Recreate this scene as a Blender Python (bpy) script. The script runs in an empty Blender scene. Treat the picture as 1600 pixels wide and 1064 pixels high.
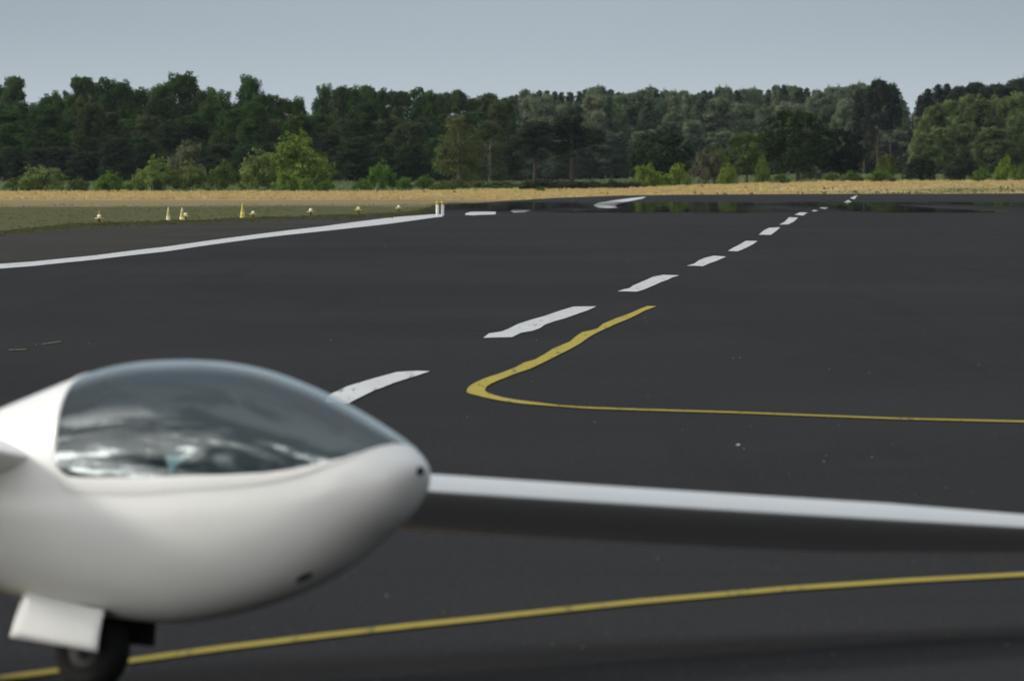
import bpy, bmesh, math, random
import numpy as np
from mathutils import Vector, Matrix, noise

random.seed(7)
RNG = np.random.default_rng(7)
C = bpy.context.scene.collection
sc = bpy.context.scene

# ------------------------------------------------------------------ camera constants
F, H, YH, CX = 18300.0, 1.885, 270.0, 800.0      # focal length in photo pixels, eye height, horizon row, centre column

def gp(px, py, z=0.0):
    """ground point seen at a photo pixel"""
    Y = F * (H - z) / (py - YH)
    return ((px - CX) * Y / F, Y, z)

def xat(px, Y):
    return (px - CX) * Y / F

def ztop(py, Y):
    return H + (YH - py) * Y / F

def sstep(a, b, v):
    t = min(1.0, max(0.0, (v - a) / (b - a)))
    return t * t * (3 - 2 * t)

def terrain(X, Y):
    return sstep(1090, 1300, Y) * 0.9 * sstep(0, 45, X) + 0.55 * sstep(1300, 1600, Y)

# ------------------------------------------------------------------ materials
def new_mat(name):
    m = bpy.data.materials.new(name)
    m.use_nodes = True
    nt = m.node_tree
    nt.nodes.clear()
    out = nt.nodes.new('ShaderNodeOutputMaterial')
    return m, nt, out

class N:
    """small node helper"""
    def __init__(self, nt): self.nt = nt
    def n(self, t, **kw):
        o = self.nt.nodes.new(t)
        for k, v in kw.items():
            if k == 'i':
                for a, b in v.items():
                    if hasattr(b, 'is_output'): self.nt.links.new(b, o.inputs[a])
                    else: o.inputs[a].default_value = b
            else: setattr(o, k, v)
        return o
    def math(self, op, a, b=0.0, c=None, clamp=False):
        i = {0: a, 1: b}
        if c is not None: i[2] = c
        return self.n('ShaderNodeMath', operation=op, use_clamp=clamp, i=i).outputs[0]
    def mix(self, fac, a, b, blend='MIX'):
        o = self.n('ShaderNodeMix', data_type='RGBA', blend_type=blend)
        for k, v in ((0, fac), (6, a), (7, b)):
            if hasattr(v, 'is_output'): self.nt.links.new(v, o.inputs[k])
            else: o.inputs[k].default_value = v
        return o.outputs[2]
    def noise(self, vec, scale, detail=4.0, rough=0.55, dist=0.0):
        return self.n('ShaderNodeTexNoise', i={'Vector': vec, 'Scale': scale, 'Detail': detail, 'Roughness': rough, 'Distortion': dist}).outputs[0]
    def ramp(self, v, lo, hi):
        return self.n('ShaderNodeMapRange', interpolation_type='SMOOTHSTEP', i={0: v, 1: lo, 2: hi, 3: 0.0, 4: 1.0}).outputs[0]
    def obj(self): return self.n('ShaderNodeTexCoord').outputs['Object']
    def scaled(self, vec, s): return self.n('ShaderNodeVectorMath', operation='MULTIPLY', i={0: vec, 1: s}).outputs[0]
    def xyz(self, vec): return self.n('ShaderNodeSeparateXYZ', i={0: vec}).outputs

def rgba(c, a=1.0): return (c[0], c[1], c[2], a)

def pbr(name, col, rough=0.5, spec=0.5, metal=0.0, coat=0.0, var=0.12, vscale=8.0, bump=0.0):
    m, nt, out = new_mat(name); k = N(nt)
    v = k.noise(k.obj(), vscale, 5.0)
    c = k.mix(v, rgba([x * (1 - var) for x in col]), rgba([min(1, x * (1 + var)) for x in col]))
    b = k.n('ShaderNodeBsdfPrincipled', i={'Base Color': c, 'Roughness': rough, 'Metallic': metal,
            'Specular IOR Level': spec, 'Coat Weight': coat, 'Coat Roughness': 0.04})
    if bump:
        bp = k.n('ShaderNodeBump', i={'Height': v, 'Strength': bump, 'Distance': 0.01})
        nt.links.new(bp.outputs[0], b.inputs['Normal'])
    nt.links.new(b.outputs[0], out.inputs[0])
    return m

def asphalt_mat(name, base, warm=0.0, grain=1.0):
    m, nt, out = new_mat(name); k = N(nt)
    o = k.obj()
    big = k.noise(k.scaled(o, (0.10, 0.03, 1)), 1.0, 4.0, 0.6)
    mid = k.noise(k.scaled(o, (0.9, 0.35, 1)), 1.0, 5.0, 0.65)
    fine = k.noise(o, 22.0, 3.0, 0.7)
    stone = k.noise(o, 75.0, 2.0, 0.6)
    dark = [x * 0.72 for x in base]; lite = [x * 1.28 for x in base]
    c = k.mix(k.ramp(big, 0.3, 0.7), rgba(dark), rgba(lite))
    c = k.mix(k.math('MULTIPLY', k.ramp(mid, 0.46, 0.72), 0.55), c, rgba([base[0] * 1.35 + warm, base[1] * 1.3 + warm * .8, base[2] * 1.25]))
    c = k.mix(k.math('MULTIPLY', k.ramp(fine, 0.35, 0.7), 0.30 * grain), c, rgba([x * 1.5 for x in base]))
    c = k.mix(k.math('MULTIPLY', k.ramp(stone, 0.60, 0.74), 0.45 * grain), c, rgba([x * 2.3 for x in base]))
    c = k.mix(k.math('MULTIPLY', k.ramp(stone, 0.42, 0.30), 0.5 * grain), c, rgba([x * 0.45 for x in base]))
    gr = k.noise(k.scaled(o, (34.0, 3.2, 1)), 1.0, 3.0, 0.75)
    c = k.mix(k.math('MULTIPLY', k.ramp(gr, 0.50, 0.68), 0.60 * grain), c, rgba([x * 1.9 for x in base]))
    c = k.mix(k.math('MULTIPLY', k.ramp(gr, 0.50, 0.32), 0.60 * grain), c, rgba([x * 0.5 for x in base]))
    sp = k.noise(k.scaled(o, (26.0, 7.0, 1)), 1.0, 2.0, 0.5)
    c = k.mix(k.math('MULTIPLY', k.ramp(sp, 0.73, 0.76), 0.7 * grain), c, (0.14, 0.135, 0.125, 1))
    tr = k.noise(k.scaled(o, (1.6, 0.02, 1)), 1.0, 3.0, 0.6)
    c = k.mix(k.math('MULTIPLY', k.ramp(tr, 0.55, 0.70), 0.30), c, rgba([x * 0.60 for x in base]))
    # lateral paving joints and sealed cracks
    jn = k.noise(k.scaled(o, (0.05, 0.9, 1)), 1.0, 3.0, 0.5)
    c = k.mix(k.math('MULTIPLY', k.ramp(jn, 0.63, 0.69), 0.42), c, rgba([x * 0.55 for x in base]))
    bp = k.n('ShaderNodeBump', i={'Height': k.math('ADD', fine, stone), 'Strength': 0.25, 'Distance': 0.004})
    b = k.n('ShaderNodeBsdfPrincipled', i={'Base Color': c, 'Roughness': 0.95, 'Specular IOR Level': 0.06, 'Normal': bp.outputs[0]})
    nt.links.new(b.outputs[0], out.inputs[0])
    return m

def paint_mat(name, col, wear=0.35, under=(0.03, 0.03, 0.031)):
    m, nt, out = new_mat(name); k = N(nt)
    o = k.obj()
    a = k.noise(k.scaled(o, (9.0, 0.22, 1)), 1.0, 6.0, 0.7)
    s = k.noise(o, 45.0, 3.0, 0.7)
    tone = k.noise(k.scaled(o, (1.0, 0.25, 1)), 1.3, 3.0)
    c = k.mix(tone, rgba([x * 0.80 for x in col]), rgba([min(1, x * 1.15) for x in col]))
    w = k.math('MAXIMUM', k.math('MULTIPLY', k.ramp(a, 0.56, 0.64), wear), k.math('MULTIPLY', k.ramp(s, 0.62, 0.72), 0.5))
    c = k.mix(w, c, rgba(under))
    b = k.n('ShaderNodeBsdfPrincipled', i={'Base Color': c, 'Roughness': 0.75, 'Specular IOR Level': 0.2})
    nt.links.new(b.outputs[0], out.inputs[0])
    return m

def leaf_mat(name, trans=0.35, vscale=0.55):
    """foliage: the tone is the object's own colour, broken up by noise"""
    m, nt, out = new_mat(name); k = N(nt)
    oi = k.n('ShaderNodeObjectInfo')
    o = k.obj()
    n1 = k.noise(o, vscale, 3.0, 0.6)
    n2 = k.noise(o, 3.5, 2.0, 0.6)
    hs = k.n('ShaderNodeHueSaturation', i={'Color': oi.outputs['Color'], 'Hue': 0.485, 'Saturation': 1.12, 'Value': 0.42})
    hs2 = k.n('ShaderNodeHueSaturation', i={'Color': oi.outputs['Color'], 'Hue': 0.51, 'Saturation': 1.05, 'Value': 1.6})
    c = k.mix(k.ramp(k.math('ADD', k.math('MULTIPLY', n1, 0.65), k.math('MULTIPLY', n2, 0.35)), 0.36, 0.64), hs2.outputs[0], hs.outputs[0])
    d = k.n('ShaderNodeBsdfPrincipled', i={'Base Color': c, 'Roughness': 0.65, 'Specular IOR Level': 0.15})
    t = k.n('ShaderNodeBsdfTranslucent', i={'Color': c})
    mx = k.n('ShaderNodeMixShader', i={0: trans, 1: d.outputs[0], 2: t.outputs[0]})
    nt.links.new(mx.outputs[0], out.inputs[0])
    return m

M = {}
M['asphalt'] = asphalt_mat('asphalt', (0.0178, 0.0174, 0.0187))
M['old_asphalt'] = asphalt_mat('old_asphalt', (0.031, 0.029, 0.025), 0.008)
M['white_paint'] = paint_mat('white_paint', (0.50, 0.51, 0.525), 0.35)
M['worn_white'] = paint_mat('worn_white_paint', (0.55, 0.56, 0.57), 0.75)
M['yellow_paint'] = paint_mat('yellow_paint', (0.36, 0.285, 0.036), 0.7)
M['dull_paint'] = paint_mat('dull_yellow_paint', (0.13, 0.115, 0.06), 0.9)
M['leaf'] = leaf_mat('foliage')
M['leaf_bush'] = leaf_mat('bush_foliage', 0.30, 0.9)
M['bark'] = pbr('bark', (0.060, 0.050, 0.042), 0.9, 0.1, var=0.4, vscale=3.0)
M['pine_bark'] = pbr('pine_bark', (0.070, 0.052, 0.042), 0.9, 0.1, var=0.4, vscale=2.0)
M['birch_bark'] = pbr('birch_bark', (0.20, 0.19, 0.17), 0.85, 0.1, var=0.5, vscale=2.5)

# field: mown green strip, straw, meadow, wood floor, by distance along the ground
def field_mat():
    m, nt, out = new_mat('field'); k = N(nt)
    o = k.obj(); x, y, z = k.xyz(o)
    n1 = k.noise(k.scaled(o, (0.05, 0.012, 0)), 1.0, 4.0, 0.6)
    n2 = k.noise(k.scaled(o, (0.6, 0.08, 0)), 1.0, 4.0, 0.65)
    yy = k.math('ADD', y, k.math('MULTIPLY', k.math('SUBTRACT', n1, 0.5), 160.0))
    green = k.mix(n2, rgba((0.056, 0.066, 0.022)), rgba((0.105, 0.103, 0.045)))
    straw = k.mix(n2, rgba((0.36, 0.265, 0.120)), rgba((0.54, 0.42, 0.205)))
    straw = k.mix(k.math('MULTIPLY', k.ramp(n1, 0.52, 0.66), 0.55), straw, rgba((0.17, 0.165, 0.070)))
    mead = k.mix(n2, rgba((0.085, 0.125, 0.045)), rgba((0.15, 0.19, 0.085)))
    tan = k.mix(n2, rgba((0.17, 0.135, 0.070)), rgba((0.27, 0.20, 0.110)))
    c = k.mix(k.ramp(yy, 640, 690), green, tan)
    c = k.mix(k.ramp(yy, 790, 880), c, straw)
    c = k.mix(k.ramp(k.math('SUBTRACT', k.math('ADD', y, k.math('MULTIPLY', k.math('SUBTRACT', n1, 0.5), 40.0)), k.math('MULTIPLY', k.ramp(x, -14.0, 4.0), 200.0)), 1128, 1160), c, mead)
    gp_ = k.math('MULTIPLY', k.math('MULTIPLY', k.ramp(x, 12.0, 34.0), k.ramp(y, 1215, 1150)), k.ramp(n1, 0.34, 0.58))
    c = k.mix(gp_, c, k.mix(n2, rgba((0.075, 0.092, 0.030)), rgba((0.150, 0.145, 0.062))))
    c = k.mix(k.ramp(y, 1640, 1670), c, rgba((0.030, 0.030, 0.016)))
    b = k.n('ShaderNodeBsdfPrincipled', i={'Base Color': c, 'Roughness': 0.95, 'Specular IOR Level': 0.05})
    nt.links.new(b.outputs[0], out.inputs[0])
    return m
M['field'] = field_mat()

def blade_mat(name, ca, cb, trans=0.25):
    m, nt, out = new_mat(name); k = N(nt)
    o = k.obj()
    n = k.noise(k.scaled(o, (0.7, 0.15, 0.2)), 1.0, 4.0, 0.7)
    c = k.mix(k.ramp(n, 0.32, 0.68), rgba(ca), rgba(cb))
    d = k.n('ShaderNodeBsdfDiffuse', i={'Color': c}); t = k.n('ShaderNodeBsdfTranslucent', i={'Color': c})
    mx = k.n('ShaderNodeMixShader', i={0: trans, 1: d.outputs[0], 2: t.outputs[0]})
    nt.links.new(mx.outputs[0], out.inputs[0])
    return m
M['straw_blade'] = blade_mat('straw_blade', (0.40, 0.305, 0.135), (0.62, 0.50, 0.245))
M['green_blade'] = blade_mat('green_blade', (0.085, 0.100, 0.030), (0.175, 0.168, 0.072))
M['meadow_blade'] = blade_mat('meadow_blade', (0.11, 0.16, 0.065), (0.20, 0.24, 0.12))
M['edge_blade'] = blade_mat('edge_blade', (0.060, 0.070, 0.022), (0.15, 0.145, 0.065))

# heat mirage lying on the far runway: a grazing mirror bent by the warm air
def mirage_mat():
    m, nt, out = new_mat('heat_mirage'); k = N(nt)
    o = k.obj(); x, y, z = k.xyz(o)
    n = k.noise(k.scaled(o, (0.20, 0.010, 0)), 1.0, 3.0, 0.5)
    yy = k.math('ADD', y, k.math('MULTIPLY', k.math('SUBTRACT', n, 0.5), 36.0))
    f = k.math('MULTIPLY', k.ramp(yy, 538, 572), k.ramp(yy, 770, 715))
    f = k.math('MULTIPLY', f, k.ramp(k.math('ADD', x, k.math('MULTIPLY', n, 3.0)), -4.0, -1.0))
    bl = k.noise(k.scaled(o, (0.16, 0.004, 0)), 1.0, 3.0, 0.6)
    f = k.math('MULTIPLY', f, k.ramp(bl, 0.36, 0.54))
    nrm = k.n('ShaderNodeCombineXYZ', i={0: k.math('MULTIPLY', k.math('SUBTRACT', n, 0.5), 0.0006),
              1: k.math('ADD', 0.00124, k.math('MULTIPLY', k.math('SUBTRACT', n, 0.5), 0.0003)), 2: 1.0})
    g = k.n('ShaderNodeBsdfGlossy', i={'Color': (0.86, 0.88, 0.9, 1), 'Roughness': 0.0, 'Normal': nrm.outputs[0]})
    t = k.n('ShaderNodeBsdfTransparent')
    mx = k.n('ShaderNodeMixShader', i={0: k.math('MULTIPLY', f, k.math('ADD', 0.42, k.math('MULTIPLY', n, 0.5))), 1: t.outputs[0], 2: g.outputs[0]})
    nt.links.new(mx.outputs[0], out.inputs[0])
    return m
M['mirage'] = mirage_mat()

# glider
def gelcoat():
    m, nt, out = new_mat('white_gelcoat'); k = N(nt)
    v = k.noise(k.obj(), 3.0, 4.0)
    c = k.mix(v, (0.74, 0.74, 0.725, 1), (0.80, 0.80, 0.79, 1))
    b = k.n('ShaderNodeBsdfPrincipled', i={'Base Color': c, 'Roughness': 0.30, 'Specular IOR Level': 0.5, 'Coat Weight': 0.4, 'Coat Roughness': 0.2})
    nt.links.new(b.outputs[0], out.inputs[0]); return m
M['gelcoat'] = gelcoat()
def glass():
    m, nt, out = new_mat('canopy_glass'); k = N(nt)
    lw = k.n('ShaderNodeLayerWeight', i={'Blend': 0.5})
    fc = lw.outputs['Facing']
    fac = k.math('ADD', k.math('ADD', 0.115, k.math('MULTIPLY', k.math('POWER', fc, 3.0), 0.22)), k.math('MULTIPLY', k.ramp(fc, 0.50, 0.88), 0.66), clamp=True)   # pane reflection, raised towards the edge to put in a pale rim
    t = k.n('ShaderNodeBsdfTransparent', i={'Color': (0.54, 0.70, 0.71, 1)})
    g = k.n('ShaderNodeBsdfGlossy', i={'Color': (0.90, 0.98, 1, 1), 'Roughness': 0.015})
    mx = k.n('ShaderNodeMixShader', i={0: fac, 1: t.outputs[0], 2: g.outputs[0]})
    nt.links.new(mx.outputs[0], out.inputs[0]); return m
M['glass'] = glass()
M['liner'] = pbr('cockpit_liner', (0.026, 0.034, 0.036), 0.8, 0.2)
M['dark_liner'] = pbr('instrument_black', (0.022, 0.026, 0.028), 0.6, 0.3)
M['seat_cloth'] = pbr('seat_cloth', (0.04, 0.05, 0.055), 0.9, 0.1)
M['dial'] = pbr('dial_glass', (0.22, 0.24, 0.24), 0.25, 0.5)
M['rubber'] = pbr('tyre_rubber', (0.010, 0.010, 0.010), 0.85, 0.2)
M['shaded_alloy'] = pbr('shaded_wheel_alloy', (0.035, 0.035, 0.035), 0.6, 0.3, metal=0.0)  # hub tone darkened, the shadow on the wheel put into its colour
M['black_and_shade'] = pbr('black_parts_and_shade', (0.010, 0.010, 0.012), 0.9, 0.1)  # black parts, and the shade of openings and far door painted black
# markers
M['marker_yellow'] = pbr('marker_yellow', (0.50, 0.37, 0.045), 0.6, 0.4)
M['marker_white'] = pbr('marker_white', (0.62, 0.63, 0.58), 0.6, 0.4)
M['lamp_glass'] = pbr('lamp_glass', (0.75, 0.82, 0.86), 0.15, 0.6)
M['lamp_base'] = pbr('lamp_base', (0.025, 0.025, 0.022), 0.7, 0.3)
M['amber'] = pbr('amber_lens', (0.65, 0.28, 0.03), 0.3, 0.5)
M['stone'] = pbr('pebble', (0.30, 0.29, 0.27), 0.9, 0.2, var=0.5, vscale=0.8)

def band_mat(name, bands):
    """painted bands by height: [(z, colour), ...] from the foot up"""
    m, nt, out = new_mat(name); k = N(nt)
    o = k.obj(); z = k.xyz(o)[2]
    dirt = k.noise(o, 9.0, 4.0)
    c = rgba(bands[0][1])
    for zz, col in bands[1:]:
        c = k.mix(k.ramp(z, zz - 0.006, zz + 0.006), c, rgba(col))
    c = k.mix(k.math('MULTIPLY', k.ramp(dirt, 0.5, 0.8), 0.3), c, (0.25, 0.24, 0.18, 1))
    b = k.n('ShaderNodeBsdfPrincipled', i={'Base Color': c, 'Roughness': 0.6})
    nt.links.new(b.outputs[0], out.inputs[0]); return m
YEL, WHT = (0.52, 0.42, 0.04), (0.62, 0.63, 0.55)

# ------------------------------------------------------------------ object helpers
def link(name, me, mats, parent=None, smooth=True):
    o = bpy.data.objects.new(name, me)
    C.objects.link(o)
    for m in (mats if isinstance(mats, (list, tuple)) else [mats]):
        me.materials.append(m)
    if parent: o.parent = parent
    if smooth and len(me.polygons):
        me.polygons.foreach_set('use_smooth', [True] * len(me.polygons))
    return o

def tag(o, label=None, cat=None, group=None, kind=None):
    for a, b in (('label', label), ('category', cat), ('group', group), ('kind', kind)):
        if b: o[a] = b
    return o

def root(name, loc, label, cat, group=None, rot=(0, 0, 0)):
    o = bpy.data.objects.new(name, None)
    o.empty_display_size = 0.3
    C.objects.link(o)
    o.location = loc; o.rotation_euler = rot
    return tag(o, label, cat, group)

def mesh_of(name, verts, faces):
    me = bpy.data.meshes.new(name)
    me.from_pydata([tuple(v) for v in verts], [], [tuple(f) for f in faces])
    me.update()
    return me

def bm_mesh(name, bm):
    me = bpy.data.meshes.new(name)
    bm.to_mesh(me); bm.free()
    return me

def quads_mesh(name, co):
    """co: (n,4,3) array of quads"""
    n = len(co)
    me = bpy.data.meshes.new(name)
    me.vertices.add(n * 4); me.loops.add(n * 4); me.polygons.add(n)
    me.vertices.foreach_set('co', co.reshape(-1).astype(np.float32))
    me.loops.foreach_set('vertex_index', np.arange(n * 4, dtype=np.int32))
    me.polygons.foreach_set('loop_start', np.arange(0, n * 4, 4, dtype=np.int32))
    me.update(calc_edges=True)
    return me

def lathe(profile, seg=20, cap=True):
    """profile: [(r, z)] -> bmesh"""
    bm = bmesh.new(); rings = []
    for r, z in profile:
        rings.append([bm.verts.new((r * math.cos(2 * math.pi * i / seg), r * math.sin(2 * math.pi * i / seg), z)) for i in range(seg)])
    for a, b in zip(rings, rings[1:]):
        for i in range(seg):
            bm.faces.new((a[i], a[(i + 1) % seg], b[(i + 1) % seg], b[i]))
    if cap:
        bm.faces.new(rings[0][::-1]); bm.faces.new(rings[-1])
    return bm

def tube(bm, pts, rad, seg=7):
    """tapered tube through pts with radii rad"""
    rings = []
    for i, p in enumerate(pts):
        p = Vector(p)
        d = (Vector(pts[min(i + 1, len(pts) - 1)]) - Vector(pts[max(i - 1, 0)])).normalized()
        u = d.cross(Vector((0.13, 0.97, 0.2))).normalized(); w = d.cross(u)
        rings.append([bm.verts.new(p + (u * math.cos(2 * math.pi * k / seg) + w * math.sin(2 * math.pi * k / seg)) * rad[i]) for k in range(seg)])
    for a, b in zip(rings, rings[1:]):
        for k in range(seg):
            bm.faces.new((a[k], a[(k + 1) % seg], b[(k + 1) % seg], b[k]))
    bm.faces.new(rings[0][::-1]); bm.faces.new(rings[-1])

def box(bm, c, s, rot=None):
    vs = []
    for dx in (-1, 1):
        for dy in (-1, 1):
            for dz in (-1, 1):
                v = Vector((dx * s[0] / 2, dy * s[1] / 2, dz * s[2] / 2))
                if rot: v = rot @ v
                vs.append(bm.verts.new(v + Vector(c)))
    for f in ((0, 1, 3, 2), (4, 6, 7, 5), (0, 4, 5, 1), (2, 3, 7, 6), (0, 2, 6, 4), (1, 5, 7, 3)):
        bm.faces.new([vs[i] for i in f])

def sheet(name, pts, mat, z, thick=0.0):
    """flat polygon on the ground"""
    bm = bmesh.new()
    f = bm.faces.new([bm.verts.new((p[0], p[1], z)) for p in pts])
    f.normal_update()
    if f.normal.z < 0: f.normal_flip()
    bmesh.ops.triangulate(bm, faces=[f])
    return link(name, bm_mesh(name, bm), mat, smooth=False)

# ------------------------------------------------------------------ the ground
def build_ground():
    xs = np.concatenate([[-3000, -1500, -600, -300, -200], np.arange(-140, 141, 7.0), [200, 300, 600, 1500, 3000]])
    ys = np.concatenate([[-1500, -400, 0, 300], np.arange(500, 1000, 100.0), np.arange(1000, 1700, 15.0), [1800, 2100, 2600, 3500, 6000]])
    V = [(x, y, terrain(x, y) - 0.03) for y in ys for x in xs]
    nx = len(xs)
    Fc = [(j * nx + i, j * nx + i + 1, (j + 1) * nx + i + 1, (j + 1) * nx + i) for j in range(len(ys) - 1) for i in range(nx - 1)]
    o = link('grass_field', mesh_of('grass_field', V, Fc), M['field'])
    tag(o, 'mown green grass turning to golden straw beyond the runway', 'grass field', kind='structure')
build_ground()

EDGE = [(0, 364), (60, 358), (120, 352), (200, 349), (300, 346), (420, 341), (520, 338), (600, 335.5), (650, 332), (678, 326),
        (692, 320), (740, 317.5), (800, 313.5), (880, 309), (960, 306), (1040, 304.8), (1200, 303.5), (1400, 303), (1600, 302.5), (1900, 302)]
edge_pts = []
rj = random.Random(3)
for (a, b) in zip(EDGE, EDGE[1:]):
    for k in range(6):
        t = k / 6
        px, py = a[0] + (b[0] - a[0]) * t, a[1] + (b[1] - a[1]) * t
        if py > 322: py += rj.uniform(-0.9, 0.9)
        else: py += rj.uniform(-0.15, 0.15)
        edge_pts.append(gp(px, py)[:2])
edge_pts.append(gp(*EDGE[-1])[:2])
rw = [(-90, -80), (-90, 120), (-40, 260), (-20, 340)] + edge_pts + [(260, 1078), (260, -80)]
o = sheet('runway', rw, M['asphalt'], 0.0)
tag(o, 'dark grey asphalt runway stretching towards the wood', 'runway', kind='structure')

LINE_UP = [(-40, 418), (0, 413), (50, 409.5), (100, 404.5), (150, 399.5), (200, 393), (260, 386), (330, 376), (400, 366.8), (450, 360.5), (500, 354.8), (563, 346.3), (618, 339.7), (672, 335.6), (692, 335)]
LINE_LO = [(692, 339), (680, 340.2), (640, 345.8), (607, 350.3), (570, 354.6), (510, 361.2), (450, 367.5), (400, 373.5), (330, 383), (260, 393.5), (200, 400.2), (150, 406.3), (100, 411.3), (50, 416.5), (0, 420.5), (-40, 424.5)]
sh = [gp(*p)[:2] for p in [(p[0], p[1] + 1.5) for p in LINE_UP[:-2]]] + [gp(*p)[:2] for p in [(640, 334.5), (600, 336.7), (520, 339.2), (420, 342.5), (300, 347.6), (200, 351), (120, 354.2), (60, 361), (0, 367)]] + [gp(-40, 371)[:2]]
o = sheet('runway_shoulder', sh, M['old_asphalt'], 0.004)
tag(o, 'brownish weathered asphalt shoulder left of the white edge line', 'runway shoulder', kind='structure')

MARK_Z = 0.009
def marking(name, pix, mat, label, group=None, jit=0.0):
    o = sheet(name, [gp(x, y)[:2] for x, y in pix], M[mat], MARK_Z)
    return tag(o, label, 'runway marking', group, 'structure')

marking('edge_line', LINE_UP + LINE_LO, 'white_paint', 'long white painted line along the left edge of the runway')
DASH = [
 ([(508, 630), (512, 620), (518.7, 616), (542, 605), (575, 595), (598, 588.5), (620, 582.5), (650, 580.6), (671.5, 581.3), (655, 587), (637, 592.5), (617, 599), (600, 606), (585, 611), (565, 621), (552, 627.5), (544, 632)], 'worn white centreline dash with scratches, partly hidden behind the glider canopy'),
 ([(755, 529), (764, 522), (784, 519), (796, 514), (810, 507), (830, 500.5), (850, 495), (873, 487), (896, 480), (932, 479.6), (918, 486), (906, 490), (884, 498), (866, 503), (852, 508), (843, 514), (832, 518), (814, 521), (800, 528)], 'large clean white centreline dash beside the yellow hooked line'),
 ([(965, 456), (974, 453), (983.7, 451), (989, 447), (995, 444.4), (1010, 438), (1021, 433), (1036, 430.3), (1061.5, 430.9), (1050, 434.5), (1043.7, 437.8), (1033, 441.5), (1021, 447), (1007, 453), (995, 456.6)], 'white centreline dash just beyond the tip of the yellow hooked line'),
 ([(1072.8, 416.2), (1085, 412.5), (1092, 407.5), (1100, 404), (1115, 400.3), (1134.7, 401.6), (1118.7, 408.7), (1109, 412), (1098, 416.8), (1085, 416)], 'white centreline dash, fourth one from the glider'),
 ([(1137.5, 392.8), (1145, 388), (1152.5, 384.4), (1160, 380), (1165.6, 376.9), (1183.4, 377.2), (1177, 382), (1169.4, 386), (1160, 390.5), (1152.5, 393.4)], 'white centreline dash, fifth one from the glider'),
 ([(1185.7, 367.4), (1193, 361), (1201.5, 356.6), (1219.4, 355.7), (1212, 362), (1204.3, 367.6)], 'white centreline dash, sixth one from the glider'),
 ([(1218, 351.6), (1226, 347), (1229, 344), (1233, 340), (1247, 340.6), (1240, 347), (1231.8, 351)], 'small white centreline dash, seventh one from the glider'),
 ([(1241.4, 336), (1249.7, 332.3), (1262, 332.7), (1254.5, 337.4)], 'tiny white centreline dash right at the near edge of the mirage band'),
 ([(1267.5, 330.3), (1271.7, 328.6), (1278.6, 329.6), (1273, 331)], 'faintest sliver of centreline dash inside the mirage band'),
 ([(1280, 325.4), (1288, 322.7), (1295, 324.8), (1289.5, 327.5)], 'small pale centreline dash in the middle of the mirage band'),
 ([(1318.4, 316.5), (1325.3, 313), (1330.8, 315.8), (1324, 319.3)], 'small white centreline dash just beyond the mirage band'),
 ([(1328, 310.3), (1333.6, 307.6), (1340, 305.5), (1335, 311.7)], 'farthest centreline dash next to the straw field'),
]
for i, (pix, lab) in enumerate(DASH):
    marking('centreline_dash', pix, 'worn_white' if i == 0 else 'white_paint', lab, 'white dashes along the runway centreline')
marking('edge_line_piece', [(727, 334), (735, 331.6), (755, 331), (775, 331.2), (774, 335.5), (752, 336.2), (738, 337), (727, 336.3)], 'white_paint', 'flat white stripe just right of the two pale posts')  # pieces of the left edge line, split apart by the mirage
marking('edge_line_piece', [(797, 330), (803, 327.3), (818, 328.2), (830, 329.2), (820, 331.8), (803, 332.6)], 'white_paint', 'short white stripe in the shimmer midway between posts and big wedge mark')
marking('edge_line_piece', [(927, 321), (935, 317.5), (960, 313.5), (985, 310), (1010, 307.6), (1003, 311), (980, 315.5), (966, 319.5), (961, 322.5), (965, 325), (950, 325.6), (935, 325)], 'white_paint', 'large white wedge shaped mark on the far runway')

HOOK = [(1900, 667.5), (1600, 658.8), (1400, 654.3), (1137, 644.2), (1000, 640.2), (919, 637.4), (900, 636.3), (875, 634.5), (837.5, 630), (806, 626), (788, 622.8), (775, 619.4), (765, 616.2), (760, 613.7), (758, 611.5), (758, 609), (761, 604.4), (768, 600.4), (777.5, 596),
        (790, 591), (805, 585), (828, 577.5), (848, 568), (868, 558), (890, 547), (906, 538), (920, 528), (934, 520), (952, 512), (965, 506), (980, 500), (995, 493), (1008, 486), (1026, 479.4),
        (1012, 479), (1000, 483.5), (990, 488), (978, 493), (962, 498.5), (942, 507), (934, 514), (922, 517.5), (910, 520), (902, 525), (890, 535), (878, 540), (864, 546), (850, 555), (836, 563), (818, 568), (806, 575), (793, 580),
        (780, 585), (767, 589), (756, 593), (748, 596.5), (741, 600), (736, 603), (732.5, 606), (729.8, 610), (729, 613.7), (733, 616.2), (741, 618), (757.5, 622.3), (772, 625.3), (787.5, 628.2), (812.5, 631.6), (837.5, 633.8), (875, 636.6), (919, 639.6), (1000, 642.4), (1137, 646.4), (1400, 656.4), (1600, 661.2), (1900, 670.3)]
marking('hooked_line', HOOK, 'yellow_paint', 'yellow painted line that hooks round in front of the white dashes')
NEAR = [(-2600, 1730), (-1400, 1390), (-700, 1200), (-200, 1094), (-100, 1078), (0, 1062), (84, 1051), (201, 1035), (280, 1024), (350, 1014.5), (500, 996), (640, 980), (760, 967.5), (880, 954.5), (1000, 942), (1240, 921), (1420, 909), (1600, 899.5), (1800, 890), (2000, 882)]
marking('taxi_line', [(x, y - 3.3 * ((y - YH) / 730) ** 1.0) for x, y in NEAR] + [(x, y + 3.3 * ((y - YH) / 730) ** 1.0) for x, y in NEAR[::-1]], 'yellow_paint', 'thin yellow line on the near asphalt running under the glider')
for k, (a, b, c, d, lab) in enumerate([(14, 548, 40, 547, 'faint worn paint streak farther left on the asphalt behind the glider'), (66, 539, 94, 534.5, 'faint worn yellowish paint streak nearer the canopy on the asphalt behind the glider')]):
    marking('worn_paint_streak', [(a, b - .6), (c, d - .6), (c + 1, d + .7), (a - 1, b + .7)], 'dull_paint', lab)

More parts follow.
